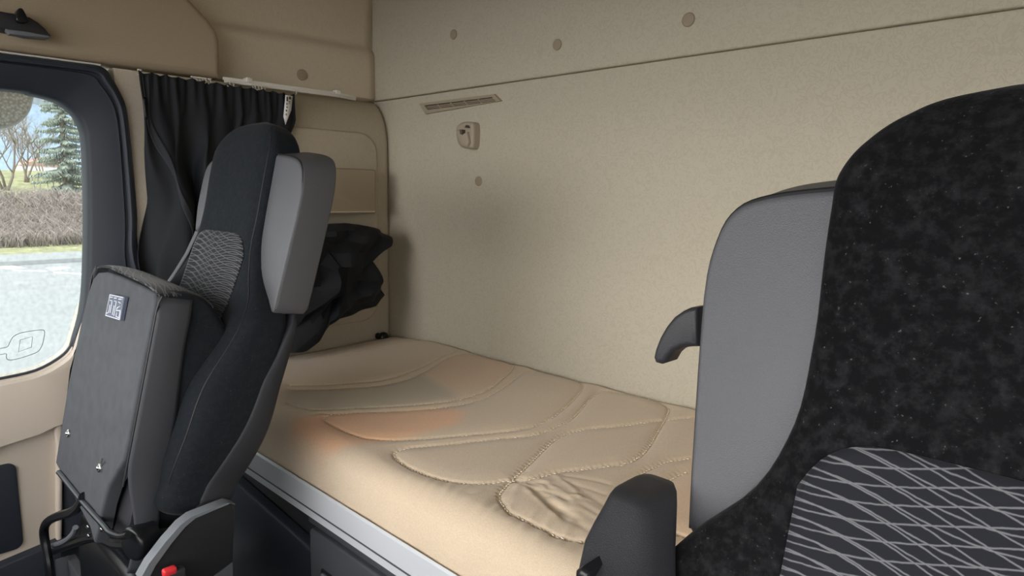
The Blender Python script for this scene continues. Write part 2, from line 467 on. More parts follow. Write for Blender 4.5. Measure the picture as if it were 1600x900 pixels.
XG = XL - 0.055
MB().add_box((XG, -0.04, 1.2), (0.004, 1.20, 0.95)).build('pane', gm, w1)
# etched outline mark low on the pane
def pane_pts(lst): return [onX(x / 2.25, 200 + y / 2.25, XG + 0.003) for x, y in lst]
mk = MB()
mk.add_tube(pane_pts(smooth_poly([(0, 775), (26, 769), (36, 750), (48, 733), (75, 720), (140, 710), (156, 714), (155, 735), (146, 768), (126, 790), (60, 812), (30, 815), (22, 806), (22, 794), (0, 797)], False, 4)), 0.0007, 6)
mk.add_tube(pane_pts([(71, 745), (114, 733), (111, 770), (65, 787)]), 0.0007, 6, closed=True)
mk.build('outline_mark', M['rubber'], w1)

# ---- door trim
d1 = empty('door_1', (XL, 0.1, 0.6)); structure(d1, 'beige passenger door trim below the window', 'door')
sill = [yz(*p) for p in ((136, 478), (131, 510), (117, 542), (100, 562), (60, 584), (0, 598))]
sill = smooth_poly(sill, False, 4)
top = [(-0.62, sill[-1][1] - 0.10)] + [(-0.15, sill[-1][1] - 0.055)] + sill[::-1]
rgt = [yz(*p) for p in ((120, 530), (108, 575), (100, 640), (97, 700), (96, 800))]
arm_y = [yz(0, 695), yz(60, 676), yz(85, 664), yz(92, 662)]
MB().add_prism(top + rgt + [(0.385, 0.20), (-0.62, 0.20)], YZ(0), XL - 0.012, XL - 0.09, 0.010, 3).build('trim_panel', M['door_beige'], d1)
up = top[:2] + [(y, z - 0.004) for y, z in sill[::-1]] + [yz(119, 535), yz(107, 575), yz(99, 640), yz(96, 660)] + arm_y[::-1] + [(-0.62, arm_y[0][1] - 0.28)]
MB().add_prism(up, YZ(0), XL + 0.018, XL - 0.05, 0.018, 4).build('armrest_bulge', M['door_beige'], d1)
rim = [yz(96, 662), yz(97, 700), yz(97, 790), yz(96, 850), yz(88, 850), yz(88, 700), yz(84, 676), yz(86, 664)]
MB().add_prism(rim, YZ(0), XL + 0.008, XL - 0.05, 0.006, 3).build('rear_rim', M['door_beige'], d1)
pk0, pk1 = yz(0, 729), yz(29, 760)
zb = yz(0, 868)[1]
MB().add_prism(round_rect(-0.45, pk1[0], zb, pk0[1], 0.02, 5), YZ(0), XL - 0.004, XL - 0.05, 0.004, 2).build('pocket', M['door_black'], d1)
lo0, lo1 = yz(0, 880), yz(100, 838)
MB().add_prism([(-0.62, 0.12), (0.62, 0.12), (0.62, lo1[1] + 0.02), (lo1[0], lo1[1]), (lo0[0], lo0[1]), (-0.62, lo0[1] - 0.2)], YZ(0), XL + 0.02, XL - 0.08, 0.01).build('kick_panel', M['door_black'], d1)
gs = [Vector((XL - 0.030, y, z + 0.003)) for y, z in [(-0.15, sill[-1][1] - 0.052)] + sill[::-1]]
MB().add_tube(gs, 0.004).build('glass_seal', M['rubber'], d1)

# ------------------------------------------------------------------ curtain, rail, gliders
RZ = 1.627
ra, rb = onX(215, 107, XL + 0.012), onX(556, 152, XL - 0.03)
rail = empty('curtain_rail', ((ra.x + rb.x) / 2, (ra.y + rb.y) / 2, RZ))
tag(rail, 'thin white curtain rail running along the side wall above the black curtain', 'curtain rail')
RP = [Vector((XL + 0.008, 0.866, RZ)), Vector((XL + 0.008, rb.y - 0.09, RZ)), Vector((XL - 0.02, rb.y - 0.01, RZ))]
rm = MB()
for a, b in zip(RP, RP[1:]):
    d = (b - a); rot = Vector((0, 1, 0)).rotation_difference(d).to_matrix()
    rm.add_box((a + b) / 2, (0.012, d.length + 0.004, 0.009), 0.002, 2, rot)
    rm.add_box((a + b) / 2 + Vector((0.002, 0, -0.008)), (0.006, d.length, 0.008), 0.001, 2, rot)
rm.build('channel', M['white_plastic'], rail)
for px in (388, 527):
    q = onX(px, 124 + (px - 388) * 0.14, XL + 0.01)
    MB().add_box((XL + 0.006, q.y, RZ + 0.004), (0.026, 0.020, 0.014), 0.003).build('bracket', M['white_plastic'], rail)

cu = empty('curtain', (XL + 0.04, 0.87, 0.8))
tag(cu, 'black blackout curtain gathered at the passenger side behind the folded seat', 'curtain')
cy0, cy1 = yz(224, 112)[0] - 0.022, yz(462, 152)[0] - 0.02


def curtain_pt(u, v):
    """u 0..1 along, v 0..1 down"""
    z = RZ - 0.012 - v * 0.83
    ledge = lerp_table([(0, cy0), (0.25, cy0 + 0.004), (0.42, cy0 + 0.016), (0.62, cy0 - 0.03), (1, cy0 - 0.05)], v)[0]
    redge = lerp_table([(0, cy1), (0.10, cy1), (0.2, cy1 - 0.035), (0.32, cy1 - 0.09), (1, cy1 - 0.11)], v)[0]
    y = ledge + (redge - ledge) * u
    A = 0.010 + 0.030 * sstep(0.03, 0.5, v)
    sh = u - 0.42 * v * (1 - 0.35 * v)           # folds sweep diagonally
    s1 = math.sin(2 * PI * (3.1 * sh + 0.15)); s4 = math.sin(2 * PI * (5.3 * sh + 0.6 + 0.25 * v))
    s2 = math.sin(2 * PI * (8.5 * u - 1.6 * v + 0.4) + 1.5 * math.sin(9 * u)); s3 = math.sin(2 * PI * (19 * u + 0.7 * v) + 2.5 * math.sin(7 * u))
    f = (s1 * 0.75 + s4 * 0.35) * sstep(0.02, 0.4, v) + s2 * 0.42 * (1 - 0.9 * sstep(0.05, 0.4, v)) + s3 * 0.38 * (1 - sstep(0.0, 0.16, v))
    x = XL + 0.028 + 0.020 * v + A * f + 0.012 * sstep(0.0, 0.4, v)
    zt = -0.006 * abs(math.sin(2 * PI * 6.5 * u)) * (1 - sstep(0, 0.06, v)) - 0.010 * (1 - v) * u
    y += 0.008 * math.sin(2 * PI * (5 * u + 0.3 + v)) * sstep(0.02, 0.2, v)
    return Vector((max(x, XL + 0.008), y, z + zt))


US = np.linspace(0, 1, 190); VS = np.concatenate([np.linspace(0, 0.1, 14), np.linspace(0.115, 1, 60)])
MB().add_grid(curtain_pt, US, VS).build('cloth', M['curtain'], cu, angle=180, solid=0.002)


def hem_pt(u, v):
    # wide hem strip: straight down the leading edge at first, then sweeping back
    uc = 0.035 + 0.012 * v + 0.85 * max(0.0, v - 0.12) ** 1.35
    p = curtain_pt(uc + u, v); return p + Vector((0.004, 0, 0))


MB().add_grid(hem_pt, np.linspace(-0.018, 0.018, 6), np.linspace(0.005, 0.75, 70)).build('hem', M['hem'], cu, angle=180, solid=0.002)
pd = curtain_pt(0.0, 0.13)
MB().add_grid(lambda u, v: curtain_pt(u, v) + Vector((0.006, 0, 0)), np.linspace(0.0, 0.035, 5), np.linspace(0.085, 0.155, 8)).build('velcro_tab', M['gloss_black'], cu, angle=180, solid=0.002)
# wash-care tag
tgp = [onX(x, y, XL + 0.055) for x, y in ((446, 148), (457, 150), (455, 172), (446, 195), (443, 182))]
b = MB(); b.bm.faces.new([b.bm.verts.new(p) for p in tgp]); tg = b.build('care_tag', M['tag'], cu, solid=0.0015)
tp = MB()
for k, (x0, y0, x1, y1) in enumerate(((447.5, 151, 450, 158), (451.5, 151, 455, 155), (447.5, 160, 449, 164), (451, 158, 453.5, 159.5), (451, 161, 453.5, 162), (447.5, 166, 449.5, 168.5), (446.5, 171, 448.5, 174), (446.5, 177, 448, 180))):
    tp.bm.faces.new([tp.bm.verts.new(onX(x, y, XL + 0.0575)) for x, y in ((x0, y0), (x1, y0 + .5), (x1, y1 + .5), (x0, y1))])
tp.build('print', M['tag_print'], tg)

# gliders: the hooks that hang the curtain on the rail
gb = MB()
gb.add_box((0, 0, 0.004), (0.008, 0.010, 0.004), 0.001)
gb.add_tube([(0, 0, 0.004), (0.001, 0.004, -0.003), (0.003, 0.001, -0.008), (0.003, -0.004, -0.010), (0.002, -0.006, -0.007)], 0.0014, 6)
g0 = gb.build('curtain_glider', M['white_plastic'])
gpos = [224, 300, 304, 309, 314, 319, 326, 356, 362, 392, 396, 401, 406, 411, 460]
for i, px in enumerate(gpos):
    g = g0 if i == 0 else g0.copy()
    if i: C.objects.link(g)
    q = onX(px, 108 + (px - 222) * 0.165, XL + 0.016)
    g.location = (XL + 0.022, q.y - (0.012 if i == 0 else 0), RZ - 0.014)
    lab = 'small white curtain hook along the rail above the black curtain'
    if i == 0: lab = 'small white curtain hook at the front corner of the black curtain'
    if i == len(gpos) - 1: lab = 'small white curtain hook above the white care tag'
    tag(g, lab, 'curtain hook', 'curtain hooks on the rail')

# ------------------------------------------------------------------ rear wall fittings
def cap(px, py, axis, val, r, label):
    p = onY(px, py, val) if axis == 'y' else onX(px, py, val)
    n = Vector((0, -1, 0)) if axis == 'y' else Vector((1, 0, 0))
    o = MB().add_disc(Vector((0, 0, 0)) - n * 0.004, n, r, 0.008, 28, 0.0025).build('wall_cap', M['cap'])
    o.location = p; tag(o, label, 'wall cap', 'round beige wall caps'); return o


YU = YB - 0.010
cap(709, 54, 'y', YU, 0.0155, 'round beige plug cap on the upper rear wall, highest over the vent')
cap(871, 70, 'y', YU, 0.0155, 'round beige plug cap in the middle of the upper rear wall')
cap(1076, 31, 'y', YU, 0.0165, 'largest round beige plug cap on the upper rear wall, toward the driver seat')
cap(748, 283, 'y', YB, 0.0155, 'round beige plug cap on the lower rear wall below the coat hook')
cap(472, 117, 'x', XU + 0.019, 0.0185, 'round beige plug cap on the side wall above the curtain rail')

# vent
va, vb = onY(657, 170, YB), onY(784, 157, YB)
vt = empty('air_vent', ((va.x + vb.x) / 2, YB, 1.30 + 0.300)); tag(vt, 'long beige slotted air vent on the rear wall just below the seam', 'vent')
vp = [onY(*p, YB) for p in ((657, 162), (775, 147), (786, 158), (667, 179))]
vi = [onY(*p, YB) for p in ((665, 165), (771, 152), (777, 158.5), (671, 172))]
b = MB(); fo = [b.bm.verts.new(p + Vector((0, 0.004, 0))) for p in vp]; fm = [b.bm.verts.new(p * 0.9 + q * 0.1 + Vector((0, -0.009, 0))) for p, q in zip(vp, vi)]
fi = [b.bm.verts.new(q + Vector((0, -0.007, 0))) for q in vi]; fd = [b.bm.verts.new(q + Vector((0, 0.004, 0))) for q in vi]
for A, B in ((fo, fm), (fm, fi), (fi, fd)):
    for i in range(4): b.bm.faces.new((A[i], A[(i + 1) % 4], B[(i + 1) % 4], B[i]))
b.build('frame', M['vent'], vt, angle=25)
b = MB(); b.bm.faces.new([b.bm.verts.new(q + Vector((0, -0.0005, 0))) for q in vi]); b.build('recess', M['vent_dark'], vt)
for k in range(1, 5):
    f = k / 5; a_ = vi[0] * (1 - f) + vi[1] * f; c_ = vi[3] * (1 - f) + vi[2] * f
    MB().add_tube([a_ + Vector((0, -0.003, 0)), c_ + Vector((0, -0.003, 0))], 0.0022, 6).build('divider', M['vent'], vt)
for f in (0.35, 0.68):
    a_ = vi[0] * (1 - f) + vi[3] * f; c_ = vi[1] * (1 - f) + vi[2] * f
    MB().add_tube([a_ + Vector((0, -0.002, 0)), c_ + Vector((0, -0.002, 0))], 0.0018, 6).build('louvre', M['cap'], vt)

# coat hook
hc = onY(735, 214, YB); hk = empty('coat_hook', hc); tag(hk, 'beige plastic coat hook on the rear wall under the air vent', 'coat hook')
hs = [onY(*p, YB) for p in ((722, 203), (729, 193), (741, 191), (749, 194), (750, 212), (748, 231), (742, 233.5), (730, 231), (724, 222))]
MB().add_prism([(p.x, p.z) for p in smooth_poly([tuple(q) for q in hs], True, 4) for p in [Vector(p)]], XZ, YB - 0.030, YB, 0.012, 4).build('body', M['hook'], hk)
lp = [onY(*p, YB - 0.03) for p in ((717, 204), (724, 202), (727, 210), (733, 206), (736, 222), (733, 230), (725, 229), (720, 220))]
MB().add_prism([(q.x, q.z) for q in lp], XZ, YB - 0.042, YB - 0.022, 0.005, 3).build('lip', M['hook'], hk)
for pts in (((723, 203), (727, 203), (727, 211), (724, 210)), ((731, 200), (733, 196), (735, 200))):
    MB().add_prism([(onY(*p, YB - 0.03).x, onY(*p, YB - 0.03).z) for p in pts], XZ, YB - 0.0445, YB - 0.028).build('slot', M['vent_dark'], hk)

# storage box on the side board
bx0, bx1 = yz(470, 262, XL + 0.055), yz(587, 264, XL + 0.055)
zb0, zb1 = yz(587, 334, XL + 0.055)[1], yz(587, 265, XL + 0.055)[1]
sb = empty('storage_pocket', (XL + 0.03, (bx0[0] + bx1[0]) / 2, zb0)); tag(sb, 'beige padded box with stitched lower edge on the side wall behind the passenger seat', 'storage pocket')
MB().add_prism(round_rect(bx0[0] - 0.05, bx1[0], zb0, zb1, 0.008, 4), YZ(0), XL + 0.058, XL + 0.01, 0.007, 3).build('body', M['pad'], sb)
MB().add_tube([Vector((XL + 0.0585, bx0[0] - 0.04, zb0 + 0.008)), Vector((XL + 0.0585, bx1[0] - 0.008, zb0 + 0.008))], 0.0012, 6).build('stitching', M['thread'], sb)

# visor bracket high on the header at the frame edge
vs = empty('visor_bracket', onX(40, 40, XL + 0.02)); tag(vs, 'black winged bracket with a knob on the header above the passenger window', 'visor bracket')
vp = [yz(*p, XL + 0.03) for p in ((-60, 12), (0, 19), (24, 23), (45, 28), (58, 36), (70, 47), (78, 57), (74, 60), (40, 57), (0, 47), (-60, 36))]
MB().add_prism(vp, YZ(0), XL + 0.045, XL - 0.002, 0.008, 3).build('plate', M['black_plastic'], vs)
MB().add_prism([yz(*p, XL + 0.045) for p in ((8, 46), (40, 50), (77, 57), (75, 60.5), (40, 57.5), (14, 54))], YZ(0), XL + 0.055, XL + 0.03, 0.003, 2).build('lip', M['side_trim_grey'], vs)
MB().add_prism(smooth_poly([yz(*p, XL + 0.05) for p in ((24, 32), (26, 17), (31, 13.5), (36, 17), (43, 33), (34, 37))], True, 4), YZ(0), XL + 0.06, XL + 0.03, 0.006, 3).build('knob', M['gloss_black'], vs)

# ------------------------------------------------------------------ bunk: mattress, rail, drawer base
ZT = 0.75; YF = 0.70
QUILT = [
    [(486, 559), (554, 550), (610, 538), (675, 531)],
    [(454, 600), (517, 598), (587, 593), (624, 585), (661, 571), (689, 557), (710, 548)],
    [(454, 607), (517, 605), (587, 601), (633, 592), (666, 578), (699, 559), (727, 552), (741, 554), (787, 564), (802, 571), (797, 580), (773, 601), (745, 615), (703, 626), (633, 633), (540, 638), (493, 640), (461, 634), (449, 629)],
    [(493, 647), (554, 644), (633, 641), (703, 634), (745, 625), (773, 613), (801, 594), (820, 580), (840, 579), (882, 588), (904, 596), (911, 603), (902, 618), (882, 638), (854, 658), (822, 669), (782, 674), (727, 678), (633, 685), (577, 684), (540, 674), (512, 660), (507, 653), (517, 648), (554, 644)],
    [(818, 752), (787, 753), (764, 756), (727, 755), (689, 748), (652, 734), (624, 718), (616, 708), (622, 702), (643, 697), (703, 692), (773, 685), (829, 681), (867, 669), (890, 658), (910, 638), (926, 620), (944, 611), (966, 614), (1006, 622), (1034, 632), (1045, 642), (1038, 660), (1026, 680), (1014, 700), (998, 716), (974, 726), (950, 729), (910, 735), (870, 740), (836, 749), (818, 752)],
    [(1140, 648), (1082, 654), (1046, 657), (974, 667), (922, 672), (890, 678), (866, 690), (850, 704), (830, 724), (806, 746), (788, 764), (781, 776), (784, 788), (794, 802), (814, 812), (846, 826), (870, 838), (902, 845), (940, 846), (990, 838)],
    [(1200, 700), (1130, 708), (1082, 715), (1046, 720), (1026, 728), (1006, 738), (994, 752), (984, 770), (970, 790), (985, 815)],
    [(1200, 718), (1130, 726), (1082, 734), (1058, 742), (1038, 756), (1030, 768), (1021, 784), (1010, 800), (1030, 822), (1090, 840)],
]


def tilt(x, y):
    """the foam rises a little toward the rear wall"""
    fx = np.clip((np.asarray(x) + 2.06) / 0.30, 0, 1); fy = np.clip((np.asarray(y) - YF) / 0.77, 0, 1)
    return 0.023 * fx * fx * (3 - 2 * fx) * fy


def onM(px, py):
    z = ZT
    for _ in range(5):
        p = onZ(px, py, z); z = ZT + float(tilt(p.x, p.y))
    return p


MX0, MX1 = XL + 0.012, 0.58
MY1 = YB - 0.006
NX, NY = 640, 260
xs = np.linspace(MX0, MX1, NX)
ys = np.linspace(YF, MY1, NY)
GX, GY = np.meshgrid(xs, ys, indexing='ij')
D1 = np.full(GX.shape, 9.0); AL = np.zeros(GX.shape)
quilt_world = []
for line in QUILT:
    w = [onM(x, y) for x, y in line]
    P = smooth_poly([(p.x, p.y) for p in w], False, 5)
    quilt_world.append(P); acc = 0.0
    for (ax, ay), (bx, by) in zip(P, P[1:]):
        dx, dy = bx - ax, by - ay; l2 = dx * dx + dy * dy + 1e-12; l = math.sqrt(l2)
        t = np.clip(((GX - ax) * dx + (GY - ay) * dy) / l2, 0, 1)
        dd = np.hypot(GX - ax - t * dx, GY - ay - t * dy)
        cl = dd < D1
        D1 = np.where(cl, dd, D1); AL = np.where(cl, acc + t * l, AL); acc += l
rng = np.random.RandomState(3)
H = 0.0042 * (1 - np.exp(-(D1 / 0.024) ** 2)) - 0.0046 * np.exp(-(D1 / 0.0045) ** 2)
H += 0.0009 * np.exp(-(D1 / 0.009) ** 2) * np.sin(AL * 2 * PI / 0.0125)
for k in range(14):                                              # gentle softness of the foam
    a = rng.uniform(0, 2 * PI); fq = rng.uniform(4, 14); H += 0.0009 * np.sin(fq * (GX * math.cos(a) + GY * math.sin(a)) + rng.uniform(0, 6.28))
# creases radiating from the crossing of two seams
pc = onM(812, 752)
for (tx, ty, wd, am) in ((905, 775, 0.007, -0.006), (880, 800, 0.009, -0.006), (860, 770, 0.006, 0.005), (760, 800, 0.008, -0.004), (735, 775, 0.007, -0.0035), (905, 800, 0.008, 0.004), (790, 810, 0.008, 0.0035),
                         (850, 790, 0.008, 0.005), (835, 722, 0.006, -0.003), (890, 820, 0.010, -0.004)):
    q = onM(tx, ty); dx, dy = q.x - pc.x, q.y - pc.y; l2 = dx * dx + dy * dy
    t = ((GX - pc.x) * dx + (GY - pc.y) * dy) / l2; tt = np.clip(t, 0, 1)
    wob = 0.006 * np.sin(t * 9 + tx)
    dd = np.hypot(GX - pc.x - tt * dx - wob * 0.5, GY - pc.y - tt * dy + wob)
    H += 0.5 * am * np.exp(-(dd / wd) ** 2) * np.clip(1 - 0.4 * tt, 0, 1)
for k in range(26):
    px0 = rng.uniform(795, 900); py0 = 752 + (px0 - 795) * rng.uniform(-0.1, 0.75); a0 = rng.uniform(0.15, 0.75); ln = rng.uniform(30, 80)
    p0 = onM(px0, py0); q = onM(px0 + ln * math.cos(a0), py0 + ln * math.sin(a0)); dx, dy = q.x - p0.x, q.y - p0.y; l2 = dx * dx + dy * dy
    t = ((GX - p0.x) * dx + (GY - p0.y) * dy) / l2; tt = np.clip(t, 0, 1)
    dd = np.hypot(GX - p0.x - tt * dx + 0.003 * np.sin(t * 7 + k), GY - p0.y - tt * dy)
    H += rng.choice([-1, 1]) * rng.uniform(0.0008, 0.0020) * np.exp(-(dd / rng.uniform(0.0045, 0.008)) ** 2)
# small puckers toward the front edge
for k in range(16):
    ppx = 640 + k * 19 + rng.uniform(-5, 5); q = onM(ppx, 752 + (ppx - 640) * 0.34)
    sl = rng.uniform(-0.5, 0.2); dd = (GX - q.x) - sl * (GY - q.y)
    H += 0.0022 * np.exp(-(dd / 0.008) ** 2) * np.exp(-((GY - q.y) / 0.045) ** 2)
# rounded edges
RF = 0.055
e = np.clip((GY - YF) / RF, 0, 1); H = H * (0.25 + 0.75 * e) - 0.050 * (1 - np.sqrt(np.clip(1 - (1 - e) ** 2, 0, 1)))
e = np.clip((MY1 - GY) / 0.028, 0, 1); H -= 0.020 * (1 - np.sqrt(np.clip(1 - (1 - e) ** 2, 0, 1)))
e = np.clip((GX - MX0) / 0.05, 0, 1); H -= 0.030 * (1 - np.sqrt(np.clip(1 - (1 - e) ** 2, 0, 1)))
H = H + tilt(GX, GY)
ma = empty('mattress', (-0.8, 1.05, 0.60)); tag(ma, 'beige quilted mattress with wavy stitching filling the bunk', 'mattress')
b = MB(); bm = b.bm
V = [[bm.verts.new((xs[i], ys[j], ZT + H[i, j])) for j in range(NY)] for i in range(NX)]
for i in range(NX - 1):
    for j in range(NY - 1):
        bm.faces.new((V[i][j], V[i + 1][j], V[i + 1][j + 1], V[i][j + 1]))
# front face, slightly bulging
rows = [[V[i][0] for i in range(NX)]]
for k, (zz, yo) in enumerate(((0.690, -0.003), (0.672, -0.005), (0.655, -0.004), (0.630, 0.002), (0.60, 0.006))):
    rows.append([bm.verts.new((xs[i], YF + yo + 0.0008 * math.sin(xs[i] * 40), zz)) for i in range(NX)])
for A, B in zip(rows, rows[1:]):
    for i in range(NX - 1): bm.faces.new((A[i], B[i], B[i + 1], A[i + 1]))
lf = [bm.verts.new((MX0, ys[j], 0.60)) for j in range(NY)]
for j in range(NY - 1): bm.faces.new((V[0][j], V[0][j + 1], lf[j + 1], lf[j]))

# mattress cloth: cream with soft-edged peach and greyer tint patches
mm = mat('mattress_cloth', (0.60, 0.47, 0.335), rough=0.95, spec=0.1, sheen=0.25, bump=0.5, bscale=900)
nt = mm.node_tree; bs = nt.nodes['Principled BSDF']; tcm = nt.nodes.new('ShaderNodeTexCoord')
nf = nt.nodes.new('ShaderNodeTexNoise'); nf.inputs['Scale'].default_value = 350; nf.inputs['Detail'].default_value = 4
nt.links.new(tcm.outputs['Object'], nf.inputs['Vector'])
rr = nt.nodes.new('ShaderNodeMapRange'); rr.inputs['From Min'].default_value = 0.3; rr.inputs['From Max'].default_value = 0.7; rr.inputs['To Min'].default_value = 0.93; rr.inputs['To Max'].default_value = 1.06
nt.links.new(nf.outputs['Fac'], rr.inputs['Value'])
at_ = nt.nodes.new('ShaderNodeAttribute'); at_.attribute_name = 'peach_tint'
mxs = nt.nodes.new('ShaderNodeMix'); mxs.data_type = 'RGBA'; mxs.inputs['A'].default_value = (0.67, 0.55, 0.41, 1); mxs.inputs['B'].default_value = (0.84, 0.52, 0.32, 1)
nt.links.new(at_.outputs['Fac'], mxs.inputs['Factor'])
at2 = nt.nodes.new('ShaderNodeAttribute'); at2.attribute_name = 'grey_tint'
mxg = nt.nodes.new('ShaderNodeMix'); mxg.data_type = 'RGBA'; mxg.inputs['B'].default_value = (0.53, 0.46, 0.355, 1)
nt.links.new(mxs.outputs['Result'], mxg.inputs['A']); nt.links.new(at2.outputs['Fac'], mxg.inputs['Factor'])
scv = nt.nodes.new('ShaderNodeVectorMath'); scv.operation = 'SCALE'
nt.links.new(mxg.outputs['Result'], scv.inputs[0]); nt.links.new(rr.outputs['Result'], scv.inputs['Scale']); nt.links.new(scv.outputs['Vector'], bs.inputs['Base Color'])
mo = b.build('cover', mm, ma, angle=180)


def in_poly(X, Y, poly):
    ins = np.zeros(X.shape, bool); n = len(poly)
    for i in range(n):
        x0, y0 = poly[i]; x1, y1 = poly[(i + 1) % n]
        if y0 == y1: continue
        c = ((y0 > Y) != (y1 > Y)) & (X < (x1 - x0) * (Y - y0) / (y1 - y0) + x0); ins ^= c
    return ins


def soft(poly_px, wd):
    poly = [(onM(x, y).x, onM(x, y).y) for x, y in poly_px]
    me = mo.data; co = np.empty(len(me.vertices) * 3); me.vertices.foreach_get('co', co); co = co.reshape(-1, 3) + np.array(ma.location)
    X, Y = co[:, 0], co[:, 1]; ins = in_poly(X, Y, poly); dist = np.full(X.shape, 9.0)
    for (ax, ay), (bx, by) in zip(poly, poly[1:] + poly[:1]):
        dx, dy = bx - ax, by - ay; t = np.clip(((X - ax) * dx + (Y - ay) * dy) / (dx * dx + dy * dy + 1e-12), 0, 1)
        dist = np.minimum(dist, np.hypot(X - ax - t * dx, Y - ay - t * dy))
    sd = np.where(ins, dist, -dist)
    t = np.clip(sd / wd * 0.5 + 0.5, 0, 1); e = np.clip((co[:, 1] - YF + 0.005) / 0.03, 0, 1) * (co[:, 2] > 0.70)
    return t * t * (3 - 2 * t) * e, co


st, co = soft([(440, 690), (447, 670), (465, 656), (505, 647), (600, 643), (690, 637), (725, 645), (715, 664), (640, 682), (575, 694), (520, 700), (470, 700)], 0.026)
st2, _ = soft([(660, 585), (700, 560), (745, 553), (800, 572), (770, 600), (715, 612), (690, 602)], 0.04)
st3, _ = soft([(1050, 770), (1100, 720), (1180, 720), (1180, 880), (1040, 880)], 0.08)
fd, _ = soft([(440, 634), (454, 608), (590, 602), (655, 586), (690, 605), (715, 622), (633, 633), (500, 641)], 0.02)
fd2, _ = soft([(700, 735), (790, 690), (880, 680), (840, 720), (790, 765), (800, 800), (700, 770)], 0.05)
a_ = mo.data.attributes.new('peach_tint', 'FLOAT', 'POINT'); a_.data.foreach_set('value', np.clip(st + 0.35 * st2 + 0.5 * st3, 0, 1).astype(np.float32))
a_ = mo.data.attributes.new('grey_tint', 'FLOAT', 'POINT'); a_.data.foreach_set('value', np.clip(0.85 * fd + 0.25 * fd2, 0, 1).astype(np.float32))
# the visible thread of the quilting
th = MB()


def mat_h(x, y):
    i = min(max((x - MX0) / (MX1 - MX0) * (NX - 1), 0), NX - 1.001); j = min(max((y - YF) / (MY1 - YF) * (NY - 1), 0), NY - 1.001)
    return ZT + H[int(i), int(j)]


for P in quilt_world:
    acc = 0; nxt = 0.0
    for (ax, ay), (bx, by) in zip(P, P[1:]):
        l = math.hypot(bx - ax, by - ay)
        while nxt < acc + l:
            f = (nxt - acc) / max(l, 1e-9); x, y = ax + (bx - ax) * f, ay + (by - ay) * f
            tx, ty = (bx - ax) / max(l, 1e-9), (by - ay) / max(l, 1e-9)
            if -2.0 < x < 0.3 and YF + 0.01 < y < MY1 - 0.01:
                s = 0.0028
                z = mat_h(x, y) + 0.0014
                th.add_tube([(x - tx * s - ty * .001, y - ty * s + tx * .001, z), (x + tx * s + ty * .001, y + ty * s - tx * .001, z)], 0.0011, 4)
            nxt += 0.0095
        acc += l
th.build('stitching', M['thread'], ma, angle=180)

# bunk cabinet: aluminium edge rail, carcass, drawer
bb = empty('bunk_cabinet', (-0.8, 0.95, 0.0)); tag(bb, 'bunk cabinet with aluminium front rail above black panels and a dark grey drawer', 'cabinet')
rp = [(0.692, 0.655), (0.687, 0.658), (0.683, 0.654), (0.683, 0.606), (0.680, 0.604), (0.680, 0.589), (0.684, 0.586), (0.692, 0.586)]
rl = MB().add_prism(rp, lambda u, v, d: Vector((d, u, v)), XL + 0.03, 0.55).build('edge_rail', M['alu'], bb, angle=25)
rl['label'] = 'brushed aluminium rail'
MB().add_box((-0.75, 0.6815, 0.6055), (2.55, 0.003, 0.0022), 0.0006).build('groove', M['dark_grey'], rl)
MB().add_box((-0.75, 1.10, 0.292), (2.55, 0.69, 0.575), 0.01).build('carcass', M['black_plastic'], bb)
xd = onY(489, 823, 0.71).x
MB().add_prism([(XL + 0.03, 0.0), (xd - 0.02, 0.0), (xd - 0.02, 0.46), (XL + 0.03, 0.52)], XZ, 0.722, 0.75, 0.01).build('side_board', M['door_black'], bb)
zt_ = onY(492, 827, 0.705).z
MB().add_box(((xd + 0.4) / 2, 0.715, (zt_ + 0.012 + 0.585) / 2), (0.4 - xd, 0.032, 0.585 - zt_ - 0.014), 0.004).build('top_lip', M['dark_grey'], bb)
dr = MB().add_prism(round_rect(xd, 0.4, 0.05, zt_, 0.012, 4), XZ, 0.700, 0.735, 0.006, 3).build('drawer', M['dark_grey'], bb)
hq = onY(512, 905, 0.699)
MB().add_prism(round_rect(hq.x - 0.028, hq.x + 0.05, hq.z - 0.03, hq.z + 0.016, 0.008, 4), XZ, 0.697, 0.72, 0.002).build('latch_recess', M['gloss_black'], dr)
MB().add_box((hq.x + 0.008, 0.695, hq.z + 0.004), (0.05, 0.008, 0.012), 0.003).build('latch', M['side_trim_grey'], dr)

kb = onX(601, 526, XL + 0.03)  # round black knob at the bed corner
tag(MB().add_ball(kb + Vector((0.005, -0.01, 0.0)), 0.022, (0.8, 1, 0.9)).add_disc((XL - 0.002, kb.y - 0.01, kb.z), (1, 0, 0), 0.012, 0.03).build('bunk_knob', M['gloss_black']),
    'small round black knob in the corner between mattress and walls', 'bunk knob')

